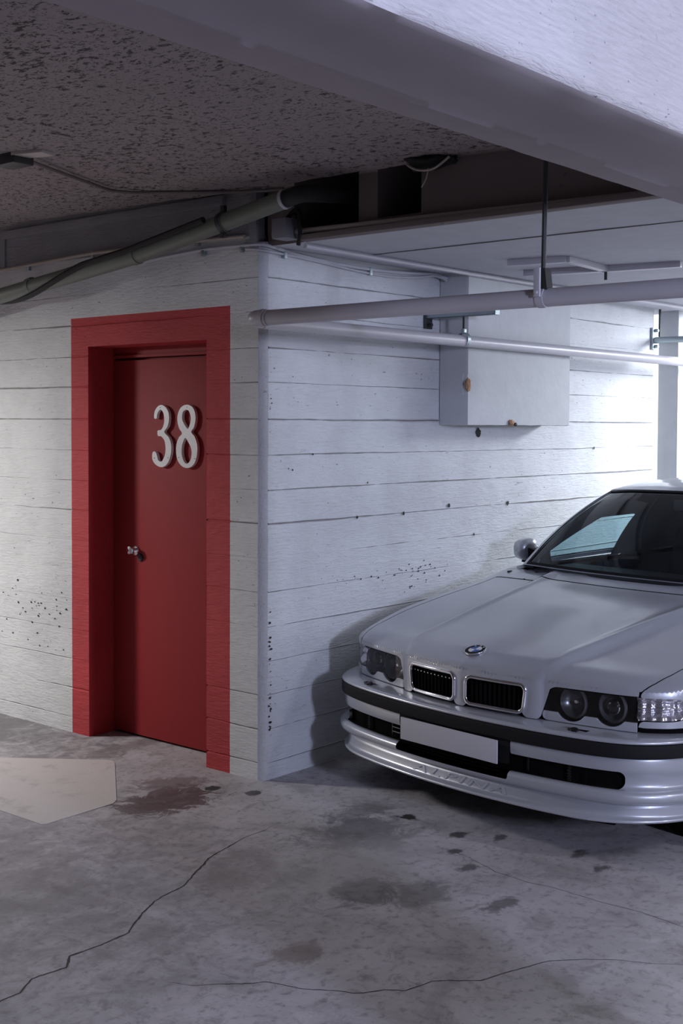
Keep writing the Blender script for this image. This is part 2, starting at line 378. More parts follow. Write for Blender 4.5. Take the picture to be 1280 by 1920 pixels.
def beam():
    ya, yb, yc = -2.53, -2.185, -2.06; zb = 2.38; xs = np.linspace(-9, 4.3, 330); V = []; Fs = []; fm = []
    prof = [(ya, 2.95, 0), (ya, 2.80, 0), (ya, 2.70, 0), (ya, 2.6, 0), (ya, 2.5, 0), (ya-.001, 2.43, 0), (ya+.002, 2.405, 0), (ya+.018, 2.385, 0), (ya+.04, zb, 0), (ya+.12, zb, 0), (ya+.2, zb, 0), (yb-.03, zb, 0), (yb, zb-.003, 0),
            (yb+.008, zb+.004, 0), (yb+.03, zb+.005, 0), (yc-.02, zb+.004, 0), (yc, zb+.014, 0), (yc+.004, 2.5, 0), (yc, 2.95, 0)]
    n = len(prof)
    for x in xs:
        for j, (y, z, _) in enumerate(prof):
            e = .004*noise.noise(Vector((x*2.5, j*.6, 0))); e2 = (.007 if 5 <= j <= 7 or 14 <= j <= 16 else .0018)*noise.noise(Vector((x*11, j*.4, 7)))
            V.append((x, y+e+e2, z+e2*.7+(e if 0 < j < n-1 else 0)))
    for i in range(len(xs)-1):
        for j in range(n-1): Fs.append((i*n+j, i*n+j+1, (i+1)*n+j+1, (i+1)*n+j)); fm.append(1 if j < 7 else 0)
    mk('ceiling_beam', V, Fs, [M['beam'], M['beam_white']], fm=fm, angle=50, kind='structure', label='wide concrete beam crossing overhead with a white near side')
beam()
# floor with cracks as inlaid strips
def ribbon(pts, w, seed, z=.0006):
    P = []; rnd = random.Random(seed)
    for a, b in zip(pts[:-1], pts[1:]):
        n = max(2, int(math.dist(a, b)/.012))
        for i in range(n):
            t = i/n; P.append(Vector((a[0]+(b[0]-a[0])*t, a[1]+(b[1]-a[1])*t, z)))
    P.append(Vector((*pts[-1], z))); V = []; Fs = []
    for i, p in enumerate(P):
        d = (P[min(i+1, len(P)-1)]-P[max(i-1, 0)]).normalized(); nrm = Vector((-d.y, d.x, 0))
        j = nrm*(.010*noise.noise(Vector((i*.11, seed, 0)))+.004*noise.noise(Vector((i*.5, seed, 4))))
        ww = w*(.35+.9*abs(noise.noise(Vector((i*.23, seed, 8))))+.25)*min(1, .15+i*.05, .15+(len(P)-1-i)*.02)
        V += [p+j+nrm*ww, p+j-nrm*ww]
    for i in range(len(P)-1): Fs.append((2*i, 2*i+1, 2*i+3, 2*i+2))
    return V, Fs
mb = MB()
xs = np.linspace(-9, 14, 47); ys = np.linspace(-9, 9, 37)
mb.add([(x, y, 0) for x in xs for y in ys], [(i*37+k, (i+1)*37+k, (i+1)*37+k+1, i*37+k+1) for i in range(46) for k in range(36)], 0)
c1 = [(-2.5, -1.2), (-2.05, -.937), (-1.984, -.937), (-1.906, -.887), (-1.796, -.903), (-1.738, -.845), (-1.621, -.854), (-1.502, -.841), (-1.379, -.764), (-1.273, -.709), (-1.106, -.676), (-.862, -.543), (-.67, -.492), (-.411, -.464)]
c2 = [(-1.66, -1.2), (-1.628, -1.278), (-1.53, -1.377), (-1.466, -1.424), (-1.438, -1.526), (-1.375, -1.635), (-1.358, -1.671), (-1.281, -1.719), (-1.249, -1.772), (-1.148, -1.794), (-1.05, -1.898), (-.933, -1.935), (-.801, -1.985), (-.712, -2.065), (-.5, -2.4)]
c3 = [(-.185, -1.146), (-.206, -1.285), (-.268, -1.445), (-.282, -1.59), (-.262, -1.731), (-.276, -1.864), (-.266, -2.019), (-.289, -2.183), (-.3, -2.6)]
for c, ww, sd in ((c1, .0042, 1), (c2, .0024, 2), (c3, .0015, 3)): V, Fs = ribbon(c, ww, sd); mb.add(V, Fs, 1)
mb.build('floor', [M['floor'], M['crack']], smooth=False, kind='structure', label='worn stained concrete garage floor with long cracks')
# enclosing walls out of view
mb = MB(); mb.box((-9.1, -8, 0), (-9, 5.2, 2.9)); mb.build('wall_back', M['face'], smooth=False, kind='structure')
mb = MB(); mb.box((-9, 3.7, 0), (-.03, 3.8, 2.9)); mb.build('wall_far', M['face'], smooth=False, kind='structure')
mb = MB(); mb.box((-9, -8.1, 0), (4.3, -8, 2.9)); mb.build('wall_near', M['face'], smooth=False, kind='structure')
mb = MB(); mb.box((4.08, -.10, 0), (4.24, .05, ZP), .004); mb.box((4.08, -5.2, 0), (4.24, -5.0, ZP), .004)
mb.build('wall_column', M['boxwall'], kind='structure', label='slim white column at the far end of the right wall')

mb = MB(); mb.box((-1.84, -3.32, 0), (-1.40, -3.12, 2.29), .01); mb.build('light_blocker', M['face'], kind='structure')  # unseen block added to keep daylight_right off the door wall
# floor marking
P5 = [(-.549, 1.254), (-.235, .825), (-.226, .80), (-.230, .773), (-.256, .738), (-.62, .285), (-.662, .258), (-1.018, .250), (-1.032, .262), (-1.035, .545), (-1.05, 1.0), (-1.06, 1.42), (-.72, 1.48)]
mk('floor_marking', [(x, y, .0025) for x, y in P5]+[(x, y, .0) for x, y in P5], [tuple(range(len(P5)-1, -1, -1))]+[(i, (i+1) % len(P5), (i+1) % len(P5)+len(P5), i+len(P5)) for i in range(len(P5))], M['mark'],
   smooth=False, label='worn off-white painted pentagon mark on the concrete floor left of the red stain', category='floor marking')

# ------------------------------------------------------------------ door
door = empty('door_1', (.165, OPY0, 0), kind='structure', label='flat red steel door with the number 38')
mb = MB(); mb.box((0, .004, .012), (.035, OPY1-OPY0-.004, 1.972), .002); mb.build('door_leaf', M['door_red'], door)
mb = MB(); mb.box((-.002, .001, 1.985), (.04, OPY1-OPY0-.001, 2.0), .002); mb.box((.01, 0, 2.0), (.03, OPY1-OPY0, OPZ)).box((.036, 0, 1.90), (.05, OPY1-OPY0, OPZ)); mb.build('door_frame', M['door_red'], door)
# handle on the shaded side
h = MB(); h.lathe([(0, -.010), (.024, -.010), (.026, -.006), (.026, 0)], (0, .70, .98), (1, 0, 0), 24); h.lathe([(0, -.052), (.020, -.050), (.024, -.042), (.022, -.034), (.012, -.028), (.011, 0)], (0, .70, .985), (1, 0, 0), 24)
h.build('door_handle', M['chrome'], door, label='small chrome door knob')
h = MB(); h.lathe([(0, -.008), (.017, -.008), (.02, -.003), (.02, 0)], (0, .665, .945), (1, 0, 0), 20); h.build('lock_cylinder', M['dark_steel'], door)
def oval(cx, cy, rx, ry, n=48, k=2.): return [(cx+rx*math.copysign(abs(math.cos(a))**(2/k), math.cos(a)), cy+ry*math.copysign(abs(math.sin(a))**(2/k), math.sin(a))) for a in [2*math.pi*i/n for i in range(n)]]
def catmull(P, n=8, closed=False):
    P = [Vector(p) for p in P]; out = []; N = len(P)
    for i in range(N if closed else N-1):
        p0, p1, p2, p3 = [P[(i+k-1) % N] if closed else P[min(max(i+k-1, 0), N-1)] for k in range(4)]
        for j in range(n):
            t = j/n; out.append(.5*((2*p1)+(p2-p0)*t+(2*p0-5*p1+4*p2-p3)*t*t+(3*p1-p0-3*p2+p3)*t**3))
    if not closed: out.append(P[-1])
    return out
# numerals drawn in a unit box 0..1 wide, 0..2.05 high
eight_out = catmull([(.50, 2.06), (.74, 1.99), (.87, 1.80), (.89, 1.55), (.82, 1.32), (.70, 1.17), (.86, 1.00), (.96, .76), (.97, .50), (.88, .20), (.70, .03), (.49, -.02), (.27, .04), (.08, .22), (.01, .50), (.03, .76), (.14, .98), (.28, 1.12), (.14, 1.30), (.07, 1.55), (.11, 1.80), (.26, 1.99)], 5, True)
eight_in1 = catmull([(.50, 1.90), (.62, 1.82), (.68, 1.62), (.64, 1.42), (.54, 1.27), (.40, 1.40), (.29, 1.58), (.31, 1.80), (.40, 1.88)], 6, True)
eight_in2 = catmull([(.43, .97), (.56, .84), (.68, .66), (.72, .46), (.66, .24), (.51, .12), (.36, .20), (.27, .42), (.27, .66), (.33, .84)], 6, True)
three = catmull([(.12, 1.62), (.14, 1.84), (.28, 2.00), (.46, 2.06), (.66, 2.00), (.82, 1.82), (.85, 1.58), (.78, 1.34), (.62, 1.16), (.84, .98), (.95, .74), (.94, .44), (.82, .16), (.62, .01), (.42, -.02), (.18, .06), (.03, .22), (.02, .42), (.10, .50), (.20, .46), (.26, .34), (.32, .20), (.46, .16), (.56, .24), (.66, .42), (.68, .66), (.62, .88), (.46, 1.01), (.30, 1.03), (.29, 1.20), (.44, 1.22), (.56, 1.34), (.62, 1.54), (.58, 1.78), (.46, 1.90), (.34, 1.86), (.26, 1.74), (.24, 1.62)], 5, True)
def place_num(y_right, wdt, zb): # text plane: u -> -y, v -> z, out -> -x
    s_ = wdt
    return Matrix(((0, 0, -1, -.012), (-s_, 0, 0, y_right+s_), (0, .1515, 0, zb), (0, 0, 0, 1)))
for nm, outl, yr, scr in (('numeral', [three], .402, ((.42, 1.98), (.12, .28), (.80, .30))), ('numeral', [eight_out, eight_in1, eight_in2], .213, ((.50, 1.98), (.12, .32), (.86, .30)))):
    wd = .152 if yr > .3 else .160
    n_ = flat_poly(nm, outl, .007, .0015, M['num_white'], door, place_num(yr, wd, 1.425))
    sm = MB()
    for (a, b) in scr: sm.lathe([(0, -.0095), (.0035, -.009), (.0045, -.006), (.0045, 0)], (-.0125, yr+wd-a*wd, 1.425+b*.1515), (1, 0, 0), 10)
    sm.build('screw', M['screw'], n_)

# ------------------------------------------------------------------ box and services on the right wall
mb = MB(); BX0, BX1, BY, BZ = 1.361, 2.42, -.19, 1.64
bm = bmesh.new(); bmesh.ops.create_cube(bm, size=1)
for v in bm.verts: v.co = Vector(((BX0+BX1)/2+v.co.x*(BX1-BX0), BY/2-.003+v.co.y*(-BY-.006), (BZ+ZP)/2+v.co.z*(ZP-BZ)))
bmesh.ops.subdivide_edges(bm, edges=bm.edges[:], cuts=14, use_grid_fill=True)
for v in bm.verts:
    n1 = noise.noise(v.co*6)*.002; edge = (abs(v.co.x-BX0) < .01)+(abs(v.co.y-BY) < .01)+(abs(v.co.z-BZ) < .01)
    v.co += Vector((n1, n1, 0))
    if edge >= 2: v.co += Vector((.003, .003, .003))*(1+noise.noise(v.co*25))
    # chipped spots on the arris
    for (cx, cz, rr, dp) in ((BX0, 1.853, .045, .02), (1.785, BZ, .03, .012)):
        dd = math.dist((v.co.x, v.co.z), (cx, cz))
        if dd < rr and v.co.y < BY+.03: v.co += Vector((dp*.6, dp, dp*.3))*(1-dd/rr)
me = bpy.data.meshes.new('concrete_box'); bm.to_mesh(me); bm.free(); me.materials.append(M['boxwall'])
for p in me.polygons: p.use_smooth = True
me.set_sharp_from_angle(angle=R(40))
bx = bpy.data.objects.new('concrete_box', me); COL.objects.link(bx); props(bx, label='white concrete duct box high on the right wall above the car', category='duct box')
M['foam'] = plain('orange brown filler foam', (.42, .24, .13), .9, bumps=.6, scale=120, var=.25)
def blob(name, c, r, mat, parent, seed, **pr):
    bm = bmesh.new(); bmesh.ops.create_icosphere(bm, subdivisions=3, radius=1)
    for v in bm.verts:
        k = 1+.5*noise.noise(v.co*2.1+Vector((seed, 0, 0))); v.co = Vector([c[i]+v.co[i]*r[i]*k for i in range(3)])
    me = bpy.data.meshes.new(name); bm.to_mesh(me); bm.free(); me.materials.append(mat)
    for p in me.polygons: p.use_smooth = True
    o = bpy.data.objects.new(name, me); COL.objects.link(o); o.parent = parent; return props(o, **pr)
blob('filler_foam', (BX0+.008, BY+.006, 1.855), (.018, .012, .036), M['foam'], bx, 1, label='rust-brown broken patch on the box edge')
blob('filler_foam', (1.785, BY-.001, 1.655), (.022, .010, .016), M['foam'], bx, 5, label='round brown spot at the foot of the box')
blob('anchor_stub', (1.825, BY-.001, 1.647), (.012, .009, .010), M['dark_steel'], bx, 7)
# tie holes, knocks and chips in the walls
tb = MB(); rnd = random.Random(4)
for (x, z, r) in ((1.049, 1.182, .012), (1.456, 1.203, .014), (2.046, 1.19, .015), (.669, 1.181, .011), (.193, 1.429, .006), (.165, 1.436, .004), (3.065, 1.498, .010), (1.735, 1.60, .030), (.335, 1.50, .006), (.70, .87, .006), (1.7, 1.03, .009), (.75, 1.352, .006)):
    n = 14; ring = [(x+.78*r*math.cos(2*math.pi*k/n)*(.7+.6*rnd.random()), -.0055, z+.85*r*math.sin(2*math.pi*k/n)*(.7+.6*rnd.random())) for k in range(n)]
    tb.add([(x, -.004, z)]+ring, [(0, k+1, (k+1) % n+1) for k in range(n)])
def chips(n, fx_, fz_, rr_, plane):
    for _ in range(n):
        x, z, r = fx_(), fz_(), rnd.uniform(*rr_); k0 = 8; pts = [(x+r*rnd.uniform(.5, 1.4)*1.3*math.cos(2*math.pi*k/k0), z+r*rnd.uniform(.4, 1.2)*math.sin(2*math.pi*k/k0)) for k in range(k0)]
        mp = (lambda a, b: (a, -.0022, b)) if plane == 'x' else (lambda a, b: (-.0022, a, b))
        tb.add([mp(*p) for p in ([(x, z)]+pts)], [(0, k+1, (k+1) % k0+1) for k in range(k0)])
chips(26, lambda: .040+abs(rnd.gauss(0, .008)), lambda: rnd.choice((rnd.uniform(.12, .78), rnd.gauss(.62, .05), rnd.gauss(.30, .05))), (.002, .008), 'x')
chips(9, lambda: .042+abs(rnd.gauss(0, .01)), lambda: rnd.uniform(1.7, 2.05), (.0015, .004), 'x')
chips(34, lambda: rnd.gauss(1.05, .22), lambda: rnd.gauss(.875, .022), (.0015, .0055), 'x')
chips(16, lambda: rnd.gauss(1.12, .08), lambda: rnd.gauss(.80, .05), (.0015, .006), 'x')
chips(60, lambda: rnd.uniform(.1, 3.4), lambda: rnd.uniform(.9, 2.4), (.001, .0028), 'x')
chips(40, lambda: rnd.uniform(1.42, 2.2), lambda: rnd.gauss(.66, .05), (.0015, .006), 'y')
chips(26, lambda: rnd.uniform(1.42, 2.2), lambda: rnd.gauss(.48, .04), (.0015, .006), 'y')
chips(46, lambda: rnd.choice((rnd.uniform(.04, .2), rnd.uniform(1.41, 2.2))), lambda: rnd.uniform(.3, 2.3), (.001, .003), 'y')
tb.build('tie_hole_marks', M['tie'], smooth=False, kind='structure', label='dark plugged tie holes and knocks in the right wall')

# main pipes
def flange_ring(mb, c, ax, r, w_): mb.lathe([(r-.004, -w_/2), (r, -w_/2), (r, w_/2), (r-.004, w_/2)], c, ax, 24)
ZP1 = 2.085; EX, EY = -.315, -.235; RP = .0325
p1 = empty('overhead_pipe', (EX, EY, ZP1), label='thick pale painted pipe running right across the bay from the elbow', category='pipe')
def rel(o, P): return [Vector(p)-o.location for p in P]
mb = MB()
el = arc_pts([(EX+.10, EY, ZP1), (EX, EY, ZP1), (EX, EY-.10, ZP1)], .075, 10)
mb.tube(rel(p1, dense([(EX, EY-.07, ZP1), (EX, -7.9, ZP1)], .25)), RP, 24); mb.build('pipe_run', M['pipe'], p1)
mb = MB(); mb.tube(rel(p1, el), RP+.003, 24); flange_ring(mb, Vector((0, -.075, 0)), (0, 1, 0), RP+.006, .02); flange_ring(mb, Vector((.075, 0, 0)), (1, 0, 0), RP+.006, .02)
mb.build('elbow', M['pipe'], p1)
for y, zz in ((-5.0, 0), (-3.4, 0)):
    mb = MB(); flange_ring(mb, Vector((0, y-EY, 0)), (0, 1, 0), RP+.003, .05); mb.build('coupling', M['pipe'], p1)
p2 = empty('overhead_pipe', (EX, EY, ZP1), label='slimmer pale pipe running along the right wall past the concrete box', category='pipe')
mb = MB(); mb.tube([(.09, 0, -.008), (4.5, 0, -.008)], .030, 24); mb.build('pipe_run', M['pipe'], p2)
# hangers
YH = -1.647
hg = empty('pipe_hanger', (EX, YH, ZP1), label='dark threaded rod and clamp holding the thick pipe under the beam', category='pipe hanger')
mb = MB(); mb.tube([(0, 0, .075), (.0, -.008, ZS-ZP1+.03)], .0085, 10); mb.build('rod', M['dark_steel'], hg)
mb = MB(); mb.add([(-.02, -.03, -.0), (-.02, .03, 0), (-.02, .018, .10), (-.02, -.018, .10), (.02, -.03, 0), (.02, .03, 0), (.02, .018, .10), (.02, -.018, .10)], [(0, 1, 2, 3), (7, 6, 5, 4), (3, 2, 6, 7), (1, 5, 6, 2), (0, 3, 7, 4)])
mb.build('hanger_plate', M['dark_steel'], hg, smooth=False)
mb = MB(); flange_ring(mb, Vector((0, 0, 0)), (0, 1, 0), RP+.003, .03); mb.box((-.046, -.012, .0), (-.036, .012, .10), .001); mb.lathe([(0, -.008), (.006, -.008), (.006, 0)], (-.045, 0, .015), (1, 0, 0), 8)
mb.build('clamp_strap', M['pipe'], hg)
SX = 1.25
hg2 = empty('pipe_hanger', (SX, EY, ZP1), label='thin rod and split clamp under the steel channel by the concrete box', category='pipe hanger')
mb = MB(); mb.tube([(0, 0, .045), (0, 0, .132)], .006, 8); mb.build('rod', M['dark_steel'], hg2)
mb = MB(); flange_ring(mb, Vector((0, 0, 0)), (1, 0, 0), .0375, .025); mb.box((-.012, -.010, .030), (.012, .010, .055), .002); mb.build('clamp_ring', M['steel'], hg2)
st = empty('strut_channel', (SX, 0, 2.205), label='grey steel channel bracket sticking out of the right wall beside the box', category='bracket')
mb = MB(); mb.box((-.021, -.44, -.002), (.021, -.006, .0), 0); mb.box((-.021, -.44, -.002), (-.018, -.006, .034)); mb.box((.018, -.44, -.002), (.021, -.006, .034)); mb.box((-.021, -.442, -.003), (.021, -.436, .036), .001)
mb.box((-.021, -.44, .032), (-.010, -.006, .034)); mb.box((.010, -.44, .032), (.021, -.006, .034)); mb.build('channel', M['steel'], st, smooth=False)
mb = MB(); mb.box((-.035, -.010, -.055), (.035, -.002, .045), .002); mb.lathe([(0, -.03), (.010, -.03), (.010, 0)], (-.0, -.004, -.035), (0, 1, 0), 6); mb.build('base_plate', M['dark_steel'], st)
# far strut and conduit near the end of the wall
fs = empty('strut_channel', (3.86, 0, 2.245), label='small galvanised bracket and stub pipe at the far end of the right wall', category='bracket')
mb = MB(); mb.tube([(.02, -.02, -.012), (.03, -.75, -.012)], .022, 12); mb.build('stub_pipe', M['steel'], fs)
mb = MB(); mb.box((-.01, -.02, -.075), (.05, -.004, .075), .002); mb.lathe([(0, -.035), (.012, -.035), (.012, 0)], (.02, -.01, .055), (0, 1, 0), 6); mb.lathe([(0, -.035), (.012, -.035), (.012, 0)], (.02, -.01, -.055), (0, 1, 0), 6); mb.build('base_plate', M['steel'], fs)
mb = MB(); mb.tube([(3.93, -.03, 2.26), (3.93, -.03, ZP+.01)], .009, 8); mb.build('conduit', M['dark_steel'], label='short upright conduit at the far end of the right wall', category='conduit')

# ceiling conduits
mb = MB(); mb.tube([(.04, -.217, ZP-.016), (1.2, -.216, ZP-.016), (1.36, -.215, ZP-.016), (4.28, -.30, ZP-.016)], .011, 10); mb.build('conduit', M['pipe'], label='thin pale conduit running straight along the white lower ceiling', category='conduit')
tk = empty('cable_trunking', (1.1, -.6, ZP), label='pale rectangular cable trunking bent in an elbow on the lower ceiling', category='trunking')
def trunk(mb, P, w_=.035, h_=.03):
    for a, b in zip(P[:-1], P[1:]):
        a, b = Vector((*a, 0)), Vector((*b, 0)); d = (b-a); L = d.length; ang = math.atan2(d.y, d.x)
        mb.box((0, -w_/2, -h_), (L, w_/2, -.0), .002, rot=Matrix.Rotation(ang, 3, 'Z'), loc=a)
mb = MB(); trunk(mb, [(0, 0), (.055, -.29), (.50, -.26), (.555, -.64)]); mb.build('trunking_run', M['pipe'], tk)
mb = MB(); trunk(mb, [(.41, .16), (.49, -.26)], .05, .03); mb.build('trunking_branch', M['pipe'], tk)
mb = MB(); mb.tube([(.50, -.26, -.03), (.50, -.26, -.07)], .008, 8); mb.build('drop_nipple', M['dark_steel'], tk)
# cream conduit along the foot of the dark face
mb = MB(); mb.tube([(.0, -.06, ZP+.045), (.0, -.12, ZP+.045), (.0, -2.1, ZP+.012), (.0, -7.9, ZP-.01)], .012, 10)
mb.build('conduit', M['cream'], label='cream conduit along the foot of the dark face above the bay', category='conduit')
mb = MB(); mb.box((-.03, -7.9, ZP-.002), (.035, -.23, ZP+.022), .003); mb.build('trim_4', M['face'], kind='structure', label='dark ledge under the cream conduit')
mb = MB(); mb.box((-.07, -.20, ZP+.01), (.03, -.115, ZP+.10), .006); mb.build('junction_box', plain('grey box', (.22, .22, .25), .6), label='grey junction box on the dark face by the wall corner', category='junction box')
mb = MB(); mb.tube(arc_pts([(-.02, -.16, ZP+.10), (-.03, -.24, ZP+.15), (-.03, -.25, ZP+.02), (-.02, -.23, ZP-.02)], .05), .010, 8); mb.build('cable', M['cable'], label='short black cable loop beside the grey junction box', category='cable')
# cables along the top of the walls
def clips(P, at, ax, parent):
    for p in at:
        c = MB(); c.box((p[0]-.010, p[1]-.010, p[2]-.022), (p[0]+.010, p[1]+.010, p[2]+.016), .002); c.build('cable_clip', M['steel'], parent)
cb = empty('cable', (0, 0, 0), label='pale painted cable clipped round the wall corner and along the right wall', category='cable')
P = catmull([(-.013, 2.6, 2.335), (-.013, 2.03, 2.36), (-.013, 1.5, 2.395), (-.013, .9, 2.435), (-.013, .4, 2.462), (-.014, .1, 2.458), (-.004, -.004, 2.452), (.10, -.014, 2.44), (.3, -.014, 2.424), (.6, -.014, 2.414), (.9, -.014, 2.418), (1.15, -.02, 2.432), (1.28, -.03, 2.44), (1.345, -.06, 2.42)], 6)
mb = MB(); mb.tube(P, .008, 8); mb.build('cable_run', M['white_cable'], cb)
mb = MB(); mb.tube([p+Vector((0, 0, -.017-.008*math.sin(i*.25))) for i, p in enumerate(P[30:])], .006, 8); mb.build('cable_run', M['white_cable'], cb)
clips(P, [(-.01, .38, 2.455), (-.01, .13, 2.45), (.125, -.012, 2.425), (.75, -.012, 2.407)], 0, cb)
cb2 = empty('cable', (0, 0, 0), label='cream conduit line along the top of the left wall under the band', category='cable')
mb = MB(); mb.tube([(-.022, 2.6, 2.47), (-.022, 2.0, 2.487), (-.022, 1.2, 2.515), (-.022, .5, 2.508), (-.022, .10, 2.497)], .009, 8); mb.build('cable_run', M['cream'], cb2)
clips(P, [(-.01, 1.75, 2.492), (-.01, 1.2, 2.512), (-.01, .42, 2.505)], 0, cb2)
# ceiling lamp holder and its conduit
lf = empty('ceiling_junction', (-1.06, .36, ZS-.0), label='dark junction box with a pale cap on the raw ceiling at upper left', category='junction box')
mb = MB(); mb.box((-.05, -.04, -.04), (.05, .10, .012), .006); mb.build('housing', M['dark_steel'], lf)
mb = MB(); mb.box((-.06, -.16, -.012), (.02, -.01, .004), .004, rot=Matrix.Rotation(R(18), 3, 'Z')); mb.build('cap', plain('pale cap', (.55, .50, .46), .6), lf)
mb = MB(); mb.tube(catmull([(-1.02, .34, ZS-.018), (-.79, .441, ZS-.016), (-.526, .549, ZS-.014), (-.38, .60, ZS-.014), (-.27, .54, ZS-.016), (-.20, .42, ZS-.018), (-.10, .18, ZS-.03), (-.03, -.02, ZS-.035), (.0, -.12, ZS-.035)], 5), .008, 8)
mb.build('conduit', plain('grey brown conduit', (.20, .17, .165), .6), label='thin bent conduit from the ceiling junction box to the wall corner', category='conduit')
# torn hole rim with hanging bits at the ceiling over the recesses
blob('broken_concrete', (.0, -.93, 2.705), (.07, .115, .035), M['black'], None, 3, label='dark broken hollow in the ceiling above the right recess', category='damage')  # black lump, its colour standing in for the shade in the hollow
mb = MB(); mb.tube(catmull([(-.03, -.83, 2.70), (-.05, -.90, 2.665), (-.05, -.98, 2.66), (-.04, -1.05, 2.70)], 6), .005, 6); mb.tube(catmull([(-.03, -.94, 2.67), (-.03, -.93, 2.63), (-.02, -.90, 2.60)], 5), .003, 6)
mb.build('wire', M['cream'], label='loose bent wire hanging from the dark broken ceiling hollow', category='wire')

# green drain pipe
A_, B_ = Vector((-.18, 2.6, 2.19)), Vector((-.18, 1.77, 2.318)); C_, D_ = Vector((-.18, .685, 2.438)), Vector((-.18, -.30, 2.598))
A_ = Vector((-.18, 2.5, 2.225)); 
gp = empty('drain_pipe', tuple(D_), label='grey-green drain pipe sloping down along the top of the left wall', category='pipe')
PP = dense([A_, B_, C_, D_], .1)
mb = MB(); mb.tube([p-D_ for p in PP], .040, 24); mb.build('pipe_run', M['pipe_green'], gp)
dv = (D_-C_).normalized()
mb = MB(); mb.lathe([(.040, -.010), (.0425, -.010), (.0425, .006), (.036, .006)], (0, 0, 0), dv, 24); mb.build('end_collar', M['pipe'], gp)
mb = MB(); mb.tube([p for p in arc_pts([Vector((0, 0, 0))+dv*.004, dv*.10, dv*.13+Vector((.30, -.02, .02))], .08, 8)], .0375, 20); mb.build('dark_elbow', M['cable'], gp)  # black elbow added so the pipe end sinks into the dark
for q in (C_.lerp(D_, .62), C_.lerp(D_, .02), B_.lerp(A_, -.38)):
    mb = MB(); flange_ring(mb, q-D_, dv, .0445, .03); mb.build('pipe_joint', M['pipe_green'], gp)
q = C_.lerp(D_, .62)-D_
mb = MB(); flange_ring(mb, q, dv, .047, .022); mb.box((q.x-.01, q.y-.012, q.z-.068), (q.x+.01, q.y+.012, q.z-.04), .002); mb.box((q.x-.01, q.y-.012, q.z+.04), (q.x+.01, q.y+.012, q.z+.075), .002); mb.build('pipe_clamp', M['dark_steel'], gp)
Pw = []
for i in range(61):
    t = i/60; y = 2.4-t*2.25; c = Vector((-.18, y, float(np.interp(y, [-.3, .685, 1.77, 2.5], [2.598, 2.438, 2.318, 2.225]))))
    a = 1.2+t*9.0 if t < .62 else 1.2+.62*9.0; lift = .046 if t < .62 else .046+(t-.62)*.02
    Pw.append(c+Vector((math.cos(a)*-lift, 0, math.sin(a)*lift)))
mb = MB(); mb.tube([p+Vector((-.004, 0, -.0)) for p in Pw], .015, 8); mb.build('cable', M['cable'], label='black cable wound around the grey-green drain pipe', category='cable')
mb = MB(); mb.tube([p+Vector((0.02, -.03*math.sin(i*.35), .012)) for i, p in enumerate(Pw[8:60])], .005, 8); mb.build('cable', M['cable'], label='thinner black cable looped beside the one wound around the drain pipe', category='cable')
#CAR
# ------------------------------------------------------------------ the car (local frame: x rearwards, y = u towards the wall, z up)
def paint(name, col, rough=.34):
    t = NT(name); c = t.co(); n_ = t.noise(c, 900, 2, .5); dust = t.noise(c, 5, 5, .6)
    m = t.done(t.mix(dust, tuple(x*.95 for x in col), tuple(x*1.04 for x in col)), t.ramp(dust, .3, .7, rough-.03, rough+.05), t.bump(n_, .015, .0004), .42)
    t.b.inputs['Coat Weight'].default_value = .7; t.b.inputs['Coat Roughness'].default_value = .10
    return m
M['silver'] = paint('silver metallic car paint', (.45, .465, .51))
M['trim_black'] = plain('black rubber trim', (.010, .010, .011), .7, spec=.2)
M['gloss_black'] = plain('gloss black', (.010, .010, .012), .25)
M['inner_black'] = plain('deep recess black', (.004, .004, .004), .95, spec=.08)
M['cloth'] = plain('dark seat leather', (.022, .022, .026), .6, bumps=.1)
M['head'] = plain('grey headliner', (.13, .13, .14), .9)
M['plate'] = plain('blank pale plate', (.50, .49, .52), .55, var=.05)
M['tyre'] = plain('tyre', (.015, .015, .015), .85, bumps=.1)
M['alloy'] = plain('alloy', (.45, .45, .47), .3, .9)
M['lamp_grey'] = plain('dark lamp reflector', (.17, .17, .18), .28, .7)
M['lamp_silver'] = plain('bright lamp reflector', (.72, .70, .73), .22, .85, bumps=.7, scale=45)
M['red_glass'] = plain('tail red', (.35, .02, .02), .2)
M['letter_blue'] = plain('emblem blue', (.02, .10, .38), .25)
M['letter_white'] = plain('emblem white', (.72, .74, .78), .25)
def glass(name, tint, refl=.9, rough=.02):
    t = NT(name); t.n.remove(t.b)
    tr = t.add('ShaderNodeBsdfTransparent'); tr.inputs[0].default_value = (*tint, 1)
    gl = t.add('ShaderNodeBsdfGlossy'); gl.inputs['Roughness'].default_value = rough; gl.inputs[0].default_value = (refl, refl, refl, 1)
    lw = t.add('ShaderNodeLayerWeight'); lw.inputs[0].default_value = .5; fq = t.math('ADD', t.math('MULTIPLY', t.math('POWER', lw.outputs['Facing'], 5.), .94), .045)
    mx = t.add('ShaderNodeMixShader'); t.l.new(fq, mx.inputs[0]); t.l.new(tr.outputs[0], mx.inputs[1]); t.l.new(gl.outputs[0], mx.inputs[2]); t.l.new(mx.outputs[0], t.out.inputs[0])
    return t.m
M['wind_glass'] = glass('tinted windscreen glass', (.70, .77, .80)); M['lens'] = glass('clear lamp lens', (.86, .86, .88), .8)
M['side_glass'] = glass('teal tinted side glass', (.40, .56, .58))
M['dark_glass'] = glass('dark privacy glass', (.05, .06, .065))
M['band_glass'] = glass('green shade band glass', (.22, .40, .42))

car = empty('parked_car', (.0022, -1.0446, 0), R(-7.187), label='silver four-door saloon car with twin kidney grilles parked beside the white wall', category='car')

